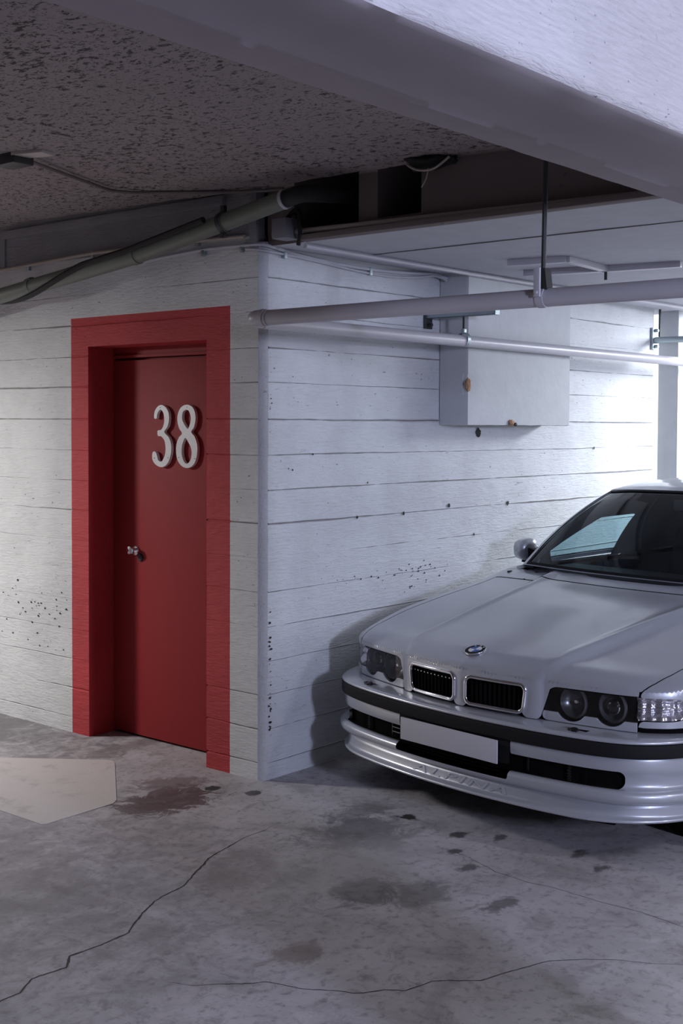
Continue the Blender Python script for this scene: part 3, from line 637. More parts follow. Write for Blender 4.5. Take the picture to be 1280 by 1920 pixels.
def resample(P, n):
    P = np.array(P, float); d = np.r_[0, np.cumsum(np.hypot(*np.diff(P, axis=0).T))]; t = np.linspace(0, d[-1], n)
    return np.c_[np.interp(t, d, P[:, 0]), np.interp(t, d, P[:, 1])], t
def cat2(P, n=12): return [(v[0], v[1]) for v in catmull([(a, b, 0) for a, b in P], n)]
OUT = cat2([(.055, 0), (.060, .06), (.072, .19), (.090, .30), (.096, .338), (.106, .362), (.119, .383), (.125, .415), (.141, .495), (.178, .65), (.210, .742), (.250, .802), (.305, .852), (.39, .888), (.55, .912), (.86, .925), (1.3, .93), (2.3, .932), (3.4, .93), (4.1, .91), (4.5, .875), (4.72, .80), (4.83, .66), (4.87, .4), (4.88, 0)])
# arclength parametrised outline, dense at the front
OP, OA = resample(OUT, 1400)
NRM = np.gradient(OP, axis=0); NRM = np.c_[-NRM[:, 1], NRM[:, 0]]; NRM /= np.hypot(*NRM.T)[:, None]   # points inwards? fixed below
if NRM[0, 0] > 0: NRM = -NRM           # outward (towards -x at the nose)
def at_a(a, inset=0.):
    i = min(max(a, 0), OA[-1]); x = np.interp(i, OA, OP[:, 0]); u = np.interp(i, OA, OP[:, 1]); nx = np.interp(i, OA, NRM[:, 0]); nu = np.interp(i, OA, NRM[:, 1])
    return x-nx*inset, u-nu*inset
def a_of_u(u): k = int(np.argmax(OP[:, 1] >= u)); return float(OA[k])
ZC = [(0, .69), (.06, .696), (.13, .711), (.2, .726), (.3, .746), (.45, .772), (.6, .798), (.8, .832), (.96, .856), (1.14, .882), (1.2, .895), (1.27, .918), (1.5, .935), (2.5, .95), (3.7, .975), (4.1, .975), (4.6, .955), (4.9, .93)]
ZO = [(0, .665), (.1, .672), (.2, .684), (.29, .694), (.38, .708), (.59, .757), (.8, .790), (1.02, .820), (1.2, .848), (1.3, .872), (1.4, .895), (1.5, .90), (2.5, .905), (3.7, .925), (4.3, .92), (4.9, .88)]
ZE = [(0, .637), (.2, .637), (.35, .640), (.6, .680), (1.0, .74), (1.3, .775), (1.6, .80), (3.6, .845), (4.4, .84), (4.9, .80)]
def smip(x, pts, w=.05): return (ip(x-w, pts)+ip(x, pts)*2+ip(x+w, pts))/4
def ztop(x, u):
    u = abs(u); zc = smip(x, ZC); zo = smip(x, ZO); ur = .345+.115*(min(max(x, .05), 1.2)-.05)**.8
    kf = 1-sstep(x, 1.15, 1.5)                       # ridges fade out behind the bonnet
    t = min(1, max(0, (u-ur)/(.86-ur)))
    zr = zc-.004*(u/ur)**2+.007*math.exp(-((u-ur)/.035)**2)*(.35+.65*sstep(x, .1, .35))
    zout = zr-.012-.016*sstep(x, .12, .40)*(1-.5*sstep(x, .7, 1.15)); zin = zr
    zz = zin if u < ur else zin+(zout-zin)*sstep(u, ur, ur+.042)
    z1 = zz+(zo-zz)*(t**1.6)
    z2 = zc+(zo-zc)*(min(1, u/.86))**2.2
    return z1*kf+z2*(1-kf)
OPs = OP[::4]
def dist_out(x, u): d = np.hypot(OPs[:, 0]-x, OPs[:, 1]-u); k = int(np.argmin(d)); return float(d[k])
XCL = [(0, .15), (.35, .22), (.75, .42), (.95, .62), (1.35, .95), (1.75, 1.3)]
A_END = float(OA[-1])
def xcl(a):
    xo = float(np.interp(a, OA, OP[:, 0]))
    if a < 1.75: return ip(a, XCL[:-1]+[(1.75, float(np.interp(1.75, OA, OP[:, 0])))])
    r_ = A_END-a
    if r_ < 1.2: return ip(r_, [(0, 4.76), (.5, 4.6), (.9, 4.3), (1.2, float(np.interp(A_END-1.2, OA, OP[:, 0])))])
    return xo
A_COL = list(np.linspace(0, 1.25, 150))+list(np.linspace(1.27, A_END, 170))
D_ROW = [0, .003, .008, .015, .024, .035, .048, .062, .078, .095, .115, .14, .165]+[.19+.81*i/58 for i in range(59)]
Z_LOW = [0., .10, .2, .28, .36, .44, .52, .60, .68, .74, .80, .85, .90, .94, .97, 1.]    # fraction of the wall height
SK_V = []; SK_A = []
def skin():
    for a in A_COL:
        xo, uo = at_a(a); xc = xcl(a); ze = smip(xo, ZE, .08); zb = .20; nx = float(np.interp(a, OA, NRM[:, 0])); nu = float(np.interp(a, OA, NRM[:, 1]))
        side = sstep(a, .95, 1.3)*(1-sstep(a, A_END-1.3, A_END-.95))
        for f in Z_LOW[:-1]:
            z = zb+(ze-zb)*f; tuck = side*(-.004+.05*max(0, (.42-z)/.22)**2+.022*max(0, (z-.60)/.25)**2); 
            if side > 0: tuck -= side*.006*math.exp(-((z-.47)/.02)**2)
            SK_V.append((xo-nx*tuck, uo-nu*tuck, z)); SK_A.append(a)
        for d in D_ROW:
            x = xo+(xc-xo)*d; u = uo*(1-d); tk = side*.022*max(0, (ze-.60)/.25)**2*(1-min(1, d*6))
            e = dist_out(x, u) if d > 0 else 0; Rr = .115 if a < .9 else .115-.02*sstep(a, .9, 1.4)
            t = min(1, e/Rr); g = math.sqrt(max(0, 1-(1-t)**2)); 
            z = ze+(ztop(x, u)-ze)*g; SK_V.append((x-nx*tk, u-nu*tk, z)); SK_A.append(a)
skin()
NR = len(Z_LOW)-1+len(D_ROW)
SK_F = [(i*NR+k, (i+1)*NR+k, (i+1)*NR+k+1, i*NR+k+1) for i in range(len(A_COL)-1) for k in range(NR-1)]
def clip(V, Fs, attr, f):     # keep f >= 0; attr = per-vertex extra value (tuple)
    vals = [f(v, a) for v, a in zip(V, attr)]; V2 = []; A2 = []; mp = {}; cut = {}; out = []
    def keep(i):
        if i not in mp: mp[i] = len(V2); V2.append(V[i]); A2.append(attr[i])
        return mp[i]
    def cross(i, j):
        k = (min(i, j), max(i, j))
        if k not in cut:
            i, j = k; t = vals[i]/(vals[i]-vals[j]); cut[k] = len(V2)
            V2.append(tuple(V[i][c]+(V[j][c]-V[i][c])*t for c in range(3)))
            A2.append(tuple(attr[i][c]+(attr[j][c]-attr[i][c])*t for c in range(len(attr[i]))) if isinstance(attr[i], tuple) else attr[i]+(attr[j]-attr[i])*t)
        return cut[k]
    for fc in Fs:
        if all(vals[i] >= 0 for i in fc): out.append([keep(i) for i in fc]); continue
        if all(vals[i] < 0 for i in fc): continue
        p = []
        for q in range(len(fc)):
            i, j = fc[q], fc[(q+1) % len(fc)]
            if vals[i] >= 0: p.append(keep(i))
            if (vals[i] >= 0) != (vals[j] >= 0): p.append(cross(i, j))
        if len(p) >= 3: out.append(p)
    return V2, out, A2
def grid_normals(V, Fs):
    P = np.array(V, float); Nn = np.zeros_like(P); Fq = np.array(Fs)
    n = np.cross(P[Fq[:, 2]]-P[Fq[:, 0]], P[Fq[:, 3]]-P[Fq[:, 1]])
    for k in range(4): np.add.at(Nn, Fq[:, k], n)
    L = np.linalg.norm(Nn, axis=1); L[L == 0] = 1
    return [tuple(v) for v in Nn/L[:, None]]
def shell(name, V, Fs, N, mats, parent, s=0, off=(0, 0, 0), **k):   # s=0: both halves in one mesh; +1/-1: one half; N = per-vertex normals
    V = [tuple(v) for v in V]; N = [tuple(v) for v in N]; Fs = [list(f) for f in Fs]
    if s == 0:
        n = len(V); V2 = V+[(x, -y, z) for x, y, z in V]; N2 = N+[(x, -y, z) for x, y, z in N]; F2 = Fs+[[i+n for i in reversed(f)] for f in Fs]
    elif s > 0: V2, N2, F2 = V, N, Fs
    else: V2 = [(x, -y, z) for x, y, z in V]; N2 = [(x, -y, z) for x, y, z in N]; F2 = [list(reversed(f)) for f in Fs]
    V2 = [(x-off[0], y-off[1], z-off[2]) for x, y, z in V2]
    me = bpy.data.meshes.new(name); me.from_pydata(V2, [], F2); me.materials.append(mats)
    me.polygons.foreach_set('use_smooth', [True]*len(me.polygons)); me.update()
    if len(me.vertices) == len(N2): me.normals_split_custom_set_from_vertices(N2)
    o = bpy.data.objects.new(name, me); COL.objects.link(o); o.parent = parent
    return props(o, **k)
def mirror(V, Fs, weld=True):
    n = len(V); V2 = [(x, -y, z) for x, y, z in V]
    return list(V)+V2, [list(f) for f in Fs]+[[i+n for i in reversed(f)] for f in Fs]
def weld(me_o, d=.0004):
    bm = bmesh.new(); bm.from_mesh(me_o.data); bmesh.ops.remove_doubles(bm, verts=bm.verts, dist=d); bmesh.ops.recalc_face_normals(bm, faces=bm.faces)
    bm.to_mesh(me_o.data); bm.free()
    me_o.data.polygons.foreach_set('use_smooth', [True]*len(me_o.data.polygons)); return me_o
def flipn(V, Fs, s): return ([(x, s*y, z) for x, y, z in V], Fs if s > 0 else [list(reversed(f)) for f in Fs])
def rr(px, py, cx, cy, hx, hy, r_):   # rounded-rectangle signed distance (negative inside)
    qx, qy = abs(px-cx)-hx+r_, abs(py-cy)-hy+r_; return math.hypot(max(qx, 0), max(qy, 0))+min(max(qx, qy), 0)-r_
A_IN, A_MID, A_TIP = a_of_u(.385), a_of_u(.742), a_of_u(.742)+.215
def f_light(a, z):      # headlamp + indicator aperture, negative inside
    skew = (z-.567)*.33
    d1 = rr(a, z, (A_IN+skew+A_MID+.001)/2, .568, (A_MID+.001-A_IN-skew)/2, .067, .030 if a < A_MID-.2 else .004)
    t = (a-A_MID)/(A_TIP-A_MID); hh = .0435*math.sqrt(max(0, 1-max(0, (t-.45)/.55)**2.4)) if t < 1 else 0
    d2 = max(-(a-A_MID+.06), abs(z-.590)-hh, a-A_TIP) if hh > 0 else .05
    return min(d1, d2)
def u_shut(x): return ip(x, [(0, .742), (.20, .742), (.23, .758), (.28, .775), (.36, .789), (.5, .800), (.9, .806), (1.3, .80)])
def xrear(u): return 1.150+.045*(abs(u)/.62)**2
GB = cat2([(1.255, 0), (1.265, .25), (1.295, .50), (1.345, .705), (1.42, .775), (1.60, .805), (2.0, .82), (2.6, .825), (3.2, .81), (3.6, .765), (3.80, .68), (3.88, .4), (3.90, 0)])
GBp = np.array(GB)
def inside_g(x, u, shrink=.012):   # >0 inside the glasshouse footprint
    u = abs(u)
    if x <= GBp[0, 0] or x >= GBp[-1, 0]: return -.05
    # half width at x on the plan curve
    us = []
    for (x0, u0), (x1, u1) in zip(GB[:-1], GB[1:]):
        if x0 <= x <= x1 and x1 > x0: us.append(u0+(u1-u0)*(x-x0)/(x1-x0))
    return (max(us) if us else 0)-shrink-u
GAP = .0024
_n = grid_normals(SK_V, SK_F)
_k = min(range(len(SK_V)), key=lambda i: abs(SK_V[i][0]-.7)+abs(SK_V[i][1]))
if _n[_k][2] < 0: SK_F = [tuple(reversed(f)) for f in SK_F]; _n = [(-a, -b, -c) for a, b, c in _n]
_n = [(a, 0 if abs(v[1]) < 1e-6 else b, c) for (a, b, c), v in zip(_n, SK_V)]
A0 = [(a, *n) for a, n in zip(SK_A, _n)]
kid = lambda v: rr(v[1], v[2], .0265+.142+(v[2]-.575)*.06, .5735, .142+(v[2]-.575)*.06, .0585, .030) if v[0] < .30 else 1
# which outline/u distance to use for the kidney holes: on the nose only
def hood_f(v, a):
    x, u, z = v; a = a[0]
    s = u_shut(x)-GAP-u
    if x < .42 and z < .660: s = min(s, f_light(a, z) if a > a_of_u(.345) or z > .50 else 1)
    lim = A_IN+(z-.567)*.33 if z < .637 else 9
    s = min(s, lim-a) if z < .636 else s
    s = min(s, z-.503, xrear(u)-x)
    if x < .30: s = min(s, kid(v))
    return s
V, Fs, At = clip(SK_V, SK_F, A0, hood_f)
hood = shell('bonnet', V, Fs, [q[1:] for q in At], M['silver'], car)
def fender_base(v, a):   # skin outside the bonnet, ahead of the door
    x, u, z = v; a = a[0]; s = 1.36-x
    if z >= .6365: s = min(s, max(u-u_shut(x)-GAP, x-xrear(u)-.010))
    else: s = min(s, a-A_MID)
    if x < .45: s = min(s, f_light(a, z), z-.503) if a > A_MID else min(s, z-.503)
    if x < .52 and z < .503: s = min(s, -.01)
    s = min(s, math.hypot(x-.86, z-.30)-.355, -inside_g(x, u))
    if z < .503 and x < .6: s = min(s, x-.50)
    return min(s, z-.215)
def region(name, f, mat, both=True, **k):
    V, Fs, At = clip(SK_V, SK_F, A0, f); res = []
    for s in ((1, -1) if both else (1,)): res.append(shell(name, V, Fs, [q[1:] for q in At], mat, car, s, **k))
    return res
region('front_wing', lambda v, a: min(fender_base(v, a), v[1]-.60 if v[0] > .9 else 1, ), M['silver'])
V, Fs, At = clip(SK_V, SK_F, A0, lambda v, a: min(v[0]-xrear(v[1])-.010, 1.36-v[0], -inside_g(v[0], v[1]), .60-v[1], v[2]-.8))
shell('cowl_panel', V, Fs, [q[1:] for q in At], M['silver'], car)
side = lambda v: min(-inside_g(v[0], v[1]), v[1]-.5, v[2]-.215)
region('front_door', lambda v, a: min(side(v), v[0]-1.364, 2.42-v[0]), M['silver'])
region('rear_door', lambda v, a: min(side(v), v[0]-2.424, 3.28-v[0], math.hypot(v[0]-3.80, v[2]-.30)-.42), M['silver'])
region('rear_wing', lambda v, a: min(-inside_g(v[0], v[1]), v[0]-3.284, math.hypot(v[0]-3.80, v[2]-.30)-.355, v[1]-.66, max(v[2]-.52, 4.3-v[0]), v[2]-.215, 4.845-v[0]), M['silver'])
V, Fs, At = clip(SK_V, SK_F, A0, lambda v, a: min(-inside_g(v[0], v[1]), v[0]-3.5, .657-v[1], v[2]-.52))
shell('boot_lid', V, Fs, [q[1:] for q in At], M['silver'], car)
# dark joint backing under the shut lines (a slightly inset copy of the skin)
V, Fs, At = clip(SK_V, SK_F, A0, lambda v, a: min(-inside_g(v[0], v[1], .03), f_light(a[0], v[2])-.004 if v[0] < .45 else 1, v[2]-.507 if v[0] < .55 else 1, kid(v)-.004, math.hypot(v[0]-.86, v[2]-.30)-.36, math.hypot(v[0]-3.8, v[2]-.30)-.36, v[2]-.23))
V = [(x+(.012 if x < 2.4 else -.012), u*.985, z-.010) for x, u, z in V]; V, Fs = mirror(V, Fs)
weld(mk('inner_shell', V, Fs, M['inner_black'], car))

# ---- grilles
def ring_on(path_fn, r_, n=90, cs=8, squash=1.): return None
def kid_path(s, off=0.):
    P = []; n = 96; hx, hz, rc = .142-off, .0585-off, .030-off*.6
    pts = []
    for (cx, cz, a0) in ((hx-rc, hz-rc, 0), (-(hx-rc), hz-rc, 90), (-(hx-rc), -(hz-rc), 180), (hx-rc, -(hz-rc), 270)):
        for k in range(9): aa = R(a0+90*k/8); pts.append((cx+rc*math.cos(aa), cz+rc*math.sin(aa)))
    d = [(pts[i], pts[(i+1) % len(pts)]) for i in range(len(pts))]; full = []
    for p, q in d:
        L = math.dist(p, q); m = max(1, int(L/.012)); full += [(p[0]+(q[0]-p[0])*j/m, p[1]+(q[1]-p[1])*j/m) for j in range(m)]
    for (h_, z_) in full:
        z = .5735+z_; sk = (z-.575)*.06; u = .0265+.142+sk+h_*(1+sk/.142); x = float(np.interp(u, OP[:300, 1], OP[:300, 0]))
        P.append(Vector((x+(.0 if z < .62 else (z-.62)*.35), s*u, z)))
    return P
M_ch = M['chrome']
for s in (1, -1):
    kg = empty('kidney_grille', (.07, s*.17, .573), parent=car); mb = MB()
    P = [p-kg.location for p in kid_path(s, .004)]; n = len(P); V = []; Fs = []; cs = 10
    for i, p in enumerate(P):
        t = (P[(i+1) % n]-P[i-1]).normalized(); o_ = Vector((-1, 0, 0)); sd = t.cross(o_).normalized()
        for k in range(cs):
            aa = 2*math.pi*k/cs; V.append(p+o_*(.008*math.sin(aa)+.002)+sd*(.0085*math.cos(aa)))
    for i in range(n):
        for k in range(cs): Fs.append((i*cs+k, i*cs+(k+1) % cs, ((i+1) % n)*cs+(k+1) % cs, ((i+1) % n)*cs+k))
    fr_ = mk('chrome_surround', V, Fs, M['chrome'], kg); weld(fr_)
    mb = MB()
    for i in range(12):
        u = .048+.246*i/11; x = float(np.interp(u, OP[:300, 1], OP[:300, 0]))
        mb.box((x+.012-.07, s*u-s*.17-.0045, -.056), (x+.05-.07, s*u-s*.17+.0045, .056), .0015)
    mb.build('slats', M['inner_black'], kg)
    mb = MB()
    for i in range(12):
        u = .048+.246*i/11; x = float(np.interp(u, OP[:300, 1], OP[:300, 0])); mb.box((x+.009-.07, s*u-s*.17-.0035, .026), (x+.014-.07, s*u-s*.17+.0035, .031), .001)
    if s > 0: mb.build('slat_tips', M['chrome'], kg)
    mb = MB(); mb.box((.115-.07, -.165, -.085), (.12-.07, .165, .075)); mb.box((.04, -.165, -.085), (.05, .165, -.060)); mb.build('grille_back', M['inner_black'], kg, smooth=False)

# ---- round bonnet emblem
def n_at(x, u):
    e = .004; zx = (ztop(x+e, u)-ztop(x-e, u))/(2*e); zu_ = (ztop(x, u+e)-ztop(x, u-e))/(2*e); return Vector((-zx, -zu_, 1)).normalized()
ex = .150; e_out = ex-.056; ez = .637+(ztop(ex, 0)-.637)*math.sqrt(1-(1-min(1, e_out/.115))**2)
ez2 = .637+(ztop(ex+.02, 0)-.637)*math.sqrt(1-(1-min(1, (e_out+.02)/.115))**2); tl = math.atan2(ez2-ez, .02)
em = empty('bonnet_emblem', (ex, 0, ez+.003), parent=car); ax = Vector((-math.sin(tl), 0, math.cos(tl))); fx = Vector((math.cos(tl), 0, math.sin(tl))); fy = Vector((0, 1, 0))
mb = MB(); mb.lathe([(.0435, -.004), (.0455, .001), (.0448, .004), (.0435, .0036)], (0, 0, 0), ax, 40); mb.build('rim', M['chrome'], em)
mb = MB(); mb.lathe([(.0436, .0035), (.0285, .004)], (0, 0, 0), ax, 40); mb.build('ring', M['trim_black'], em)
mb = MB(); mb.lathe([(.0290, .0042), (.0285, .0048), (.0278, .0042)], (0, 0, 0), ax, 40); mb.build('inner_ring', M['chrome'], em)
for q in range(4):
    P = [Vector((0, 0, 0))+ax*.0042]+[fx*(-.028*math.cos(R(q*90+90*k/10)))+fy*(-.028*math.sin(R(q*90+90*k/10)))+ax*.0042 for k in range(11)]
    mk('quadrant', P, [(0, k, k+1) for k in range(1, 11)], M['letter_white' if q % 2 else 'letter_blue'], em, smooth=False)
for ch, ang in (('B', -38), ('M', 0), ('W', 38)):
    TV, TF = text_mesh(ch, .0125, .0002); a_ = R(ang); dr = (fx*math.cos(a_)-fy*math.sin(a_)); tg = (fx*math.sin(a_)+fy*math.cos(a_))*-1
    mk('emblem_letter', [dr*(.0355+v.y)+tg*v.x+ax*(.0044+v.z) for v in TV], TF, M['letter_white'], em, smooth=False)

# ---- headlamps and indicators
def surf(a, z, inset=0.):
    x, u = at_a(a, inset); return (x, u, z)
def lamp_grid(f, a0, a1, z0, z1, inset, na=110, nz=44):
    V = []; At = []; Fs = []
    for i in range(na+1):
        for k in range(nz+1):
            a = a0+(a1-a0)*i/na; z = z0+(z1-z0)*k/nz; V.append(surf(a, z, inset)); At.append((a, z))
    Fs = [(i*(nz+1)+k, (i+1)*(nz+1)+k, (i+1)*(nz+1)+k+1, i*(nz+1)+k+1) for i in range(na) for k in range(nz)]
    return clip(V, Fs, At, lambda v, q: f(*q))
LA = [(a_of_u(.489), .580, .0605), (a_of_u(.645), .583, .0605)]
def wave(a):   # top edge of the body-coloured strip under the lamps
    z = .538
    for (ca, cz, r_) in LA:
        d = abs(a-ca)
        if d < r_+.010: z = min(z, cz-math.sqrt((r_+.010)**2-d*d)+.0)
    return max(.507, z)
for s in (1, -1):
    hl = empty('headlamp', (.16, s*.56, .57), parent=car)
    def put(name, V, Fs, mat, solid=0, parent=hl, flip=True, **k):
        V1, F1 = flipn(V, Fs, s); V1 = [(x-.16, y-s*.56, z-.57) for x, y, z in V1]; return weld(mk(name, V1, F1, mat, parent, solid=solid, **k), .0002)
    g = .0022
    V, Fs, At = lamp_grid(lambda a, z: min(-f_light(a, z)-g, wave(a)-z, A_MID-.004-a), A_IN-.04, A_MID, .500, .545, .002, 150, 30); put('lamp_trim', V, Fs, M['silver'], .012)
    V, Fs, At = lamp_grid(lambda a, z: min(-f_light(a, z)-g, z-wave(a)-.001, A_MID-.012-a+.004*math.sin((z-.57)*40)), A_IN-.04, A_MID, .503, .640, .004); put('lens_cover', V, Fs, M['lens'])
    # housing bowl
    V, Fs, At = lamp_grid(lambda a, z: min(-f_light(a, z)+.02, A_MID+.01-a), A_IN-.06, A_MID+.03, .49, .660, .085, 40, 20); put('housing', V, Fs, M['inner_black'])
    V = []; Fs = []
    for i in range(41):
        a = A_IN-.03+(A_MID+.02-A_IN)*i/40
        for (zz, ins) in ((.508, .006), (.508, .085)): V.append(surf(a, zz, ins))
        for (zz, ins) in ((.640, .006), (.650, .085)): V.append(surf(a, zz, ins))
    for i in range(40): Fs += [(i*4, i*4+1, (i+1)*4+1, (i+1)*4), (i*4+2, (i+1)*4+2, (i+1)*4+3, i*4+3)]
    put('housing', V, Fs, M['inner_black'])
    for li, (ca, cz, r_) in enumerate(LA):
        x, u = at_a(ca, .030); x -= .0; org = Vector((x-.16, s*(u-.56), cz-.57)); axd = Vector((-1, 0, .02))
        lp = empty('lamp', org, parent=hl)
        mb = MB(); mb.lathe([(r_+.002, .004), (r_+.002, -.004), (r_-.003, -.008), (r_-.005, -.002)], (0, 0, 0), -axd, 48); mb.build('bezel', M['lamp_grey'], lp)
        mb = MB(); mb.lathe([(r_-.005, -.002), (r_*.80, .016), (r_*.62, .028), (r_*.40, .036), (.012, .040), (0, .040)], (0, 0, 0), -axd, 48); mb.build('reflector', M['lamp_grey'], lp)
        if li == 1:
            mb = MB(); mb.lathe([(.032, .034), (.032, .0), (.029, -.003), (.027, .0)], (0, 0, 0), -axd, 40); mb.build('projector_ring', M['chrome'], lp)
            mb = MB(); mb.lathe([(.0275, .002), (.022, -.006), (.012, -.011), (0, -.012)], (0, 0, 0), -axd, 40); mb.build('projector_lens', M['gloss_black'], lp)
        else:
            mb = MB(); mb.lathe([(.010, .040), (.010, .016), (.006, .012), (0, .012)], (0, 0, 0), -axd, 20); mb.build('bulb_shield', M['lamp_silver'], lp)
    # indicator
    V, Fs, At = lamp_grid(lambda a, z: min(-f_light(a, z)-g, a-A_MID+.010-.004*math.sin((z-.57)*40)), A_MID-.03, A_TIP+.01, .54, .64, .003, 60, 34)
    ind = empty('indicator', (0, 0, 0), parent=hl); V1, F1 = flipn(V, Fs, s); weld(mk('indicator_lens', [(x-.16, y-s*.56, z-.57) for x, y, z in V1], F1, M['lens'], ind), .0002)
    V, Fs, At = lamp_grid(lambda a, z: min(-f_light(a, z)-g*.5, a-A_MID+.008), A_MID-.03, A_TIP+.01, .54, .64, .003, 60, 34)
    Vb = []
    for v, (a, z) in zip(V, At):
        t = max(0, -f_light(a, z)); dp = min(.030, t*1.2)+.003*math.sin(a*160)+.003*math.sin(z*210)
        cx_ = math.hypot(a-(A_MID+.10), (z-.588)); dp += -.014*math.exp(-(cx_/.022)**2)
        Vb.append(surf(a, z, .006+max(0, dp)))
    V1, F1 = flipn(Vb, Fs, s); weld(mk('reflector', [(x-.16, y-s*.56, z-.57) for x, y, z in V1], F1, M['lamp_silver'], ind), .0002)

# ---- bumper
BO = cat2([(-.012, 0), (-.009, .13), (.000, .26), (.018, .42), (.050, .59), (.085, .70), (.125, .772), (.180, .83), (.255, .878), (.36, .915), (.505, .935)])
BP, BA = resample(BO, 700); BN = np.gradient(BP, axis=0); BN = np.c_[-BN[:, 1], BN[:, 0]]; BN /= np.hypot(*BN.T)[:, None]
if BN[0, 0] > 0: BN = -BN
def bat(a, off):
    x = np.interp(a, BA, BP[:, 0]); u = np.interp(a, BA, BP[:, 1]); nx = np.interp(a, BA, BN[:, 0]); nu = np.interp(a, BA, BN[:, 1]); return x+nx*off, u+nu*off
def ba_u(u): return float(BA[int(np.argmax(BP[:, 1] >= u))])
def sweep(prof, na=150, a0=0., a1=None, refine=4):
    a1 = BA[-1] if a1 is None else a1
    pr = []
    for (p, q) in zip(prof[:-1], prof[1:]):
        for j in range(refine): pr.append((p[0]+(q[0]-p[0])*j/refine, p[1]+(q[1]-p[1])*j/refine))
    pr.append(prof[-1]); V = []; At = []; n = len(pr)
    for i in range(na+1):
        a = a0+(a1-a0)*i/na
        for (o_, z) in pr: x, u = bat(a, o_); V.append((x, u, z)); At.append((a, z))
    Fs = [(i*n+k, (i+1)*n+k, (i+1)*n+k+1, i*n+k+1) for i in range(na) for k in range(n-1)]
    return V, Fs, At
def smooth_prof(P, n=6): return [(v[0], v[1]) for v in catmull([(a, b, 0) for a, b in P], n)]
bp = empty('front_bumper', (0, 0, .35), parent=car)
def bput(name, V, Fs, mat, **k):
    V, Fs = mirror(V, Fs); return weld(mk(name, [(x, y, z-.35) for x, y, z in V], Fs, mat, bp, **k), .0003)
V, Fs, At = sweep(smooth_prof([(-.115, .5005), (-.06, .500), (-.020, .4965), (-.006, .4935), (.001, .4885), (.003, .483), (.0, .4785), (-.010, .4775)], 4), refine=1)
bput('bumper_top', V, Fs, M['silver'])
V, Fs, At = sweep(smooth_prof([(-.012, .4785), (-.001, .476), (.003, .470), (.004, .45), (.003, .431), (-.002, .4245), (-.02, .423)], 4), refine=1)
bput('rub_strip', V, Fs, M['trim_black'])
A3 = ba_u(.300); A75 = ba_u(.757); APL = ba_u(.27)
def f_bump(a, z):    # opening in the lower bumper, negative inside
    d1 = rr(a, z, 0, .339, A75, .0325, .028); d2 = rr(a, z, 0, .36, A3, .085, .01)
    return min(d1, d2)
lowp = smooth_prof([(-.022, .425), (-.012, .421), (-.010, .40), (-.013, .375), (-.024, .35), (-.028, .325), (-.022, .310), (-.004, .304), (.008, .294), (.011, .280), (.005, .264), (-.012, .251), (-.022, .246), (-.017, .237), (-.012, .222), (-.006, .207), (.002, .200), (.012, .195), (.016, .189), (.012, .183), (-.01, .180), (-.09, .181)], 5)
V, Fs, At = sweep(lowp, 260, refine=1)
V = [(x+.012*sstep(u, .55, .8)*(1 if z < .25 else 0), u-(.03*sstep(u, .60, .85) if z < .25 else 0)*(1-(z-.18)/.07 if z > .18 else 1), z) for x, u, z in V]
gn = grid_normals(V, Fs); _k = min(range(len(V)), key=lambda i: abs(V[i][2]-.39)+abs(V[i][1]))
if gn[_k][0] > 0: Fs = [tuple(reversed(f)) for f in Fs]; gn = [(-a, -b, -c) for a, b, c in gn]
gn = [(a, 0 if abs(v[1]) < 1e-6 else b, c) for (a, b, c), v in zip(gn, V)]
V, Fs, At = clip(V, Fs, [(*q, *n) for q, n in zip(At, gn)], lambda v, q: f_bump(q[0], q[1]))
shell('bumper_cover', V, Fs, [q[2:] for q in At], M['silver'], bp, 0, (0, 0, .35))
V, Fs, At = sweep([(-.04, .425), (-.045, .30), (-.03, .285)], 60, 0, A75+.03); bput('intake_recess', V, Fs, M['inner_black'])
V, Fs, At = sweep([(-.008, .306), (-.045, .303)], 60, 0, A75); bput('intake_shelf', V, Fs, M['inner_black'])
V, Fs, At = sweep([(-.010, .423), (-.012, .372), (-.010, .330), (-.03, .318)], 40, 0, A3-.004); bput('plate_holder', V, Fs, M['trim_black'])
for s in (1, -1):
    mb = MB()
    for zz in ((.352, .333) if s > 0 else ()):
        P = []
        for i in range(7): x, u = bat(A3+.015+.05*i/6, -.026); P.append((x, s*u, zz-.35))
        mb.tube(P, .0025, 6)
    x, u = bat(A3+.07, -.03); mb.box((x-.002, s*u-.002, -.035), (x+.004, s*u+.004, .018), .001)
    mb.build('intake_bars', M['dark_steel'] if s > 0 else M['trim_black'], bp)
    x, u = bat(ba_u(.545), -.03); mb = MB(); mb.box((x-.003, s*u-.004, -.045), (x+.003, s*u+.004, .020), .001)
    for k in range(6): mb.box((x-.004, s*u-.009, -.040+.011*k), (x+.002, s*u+.009, -.036+.011*k), .0005)
    mb.build('intake_comb', M['trim_black'], bp)
    # washer nozzle
    x, u = .082, s*.552; mb = MB(); mb.lathe([(0, .010), (.010, .009), (.017, .004), (.019, -.004)], (x, u, .499-.35), (0, 0, 1), 16); mb.box((x-.016, u-.020, .495-.35), (x-.004, u+.020, .505-.35), .002)
    mb.build('washer_nozzle', M['gloss_black'], bp)
mb = MB(); mb.box((-.020, -.262, .329-.35), (-.0145, .262, .421-.35), .001); pl_ = mb.build('number_plate', M['plate'], bp, label='blank pale number plate')
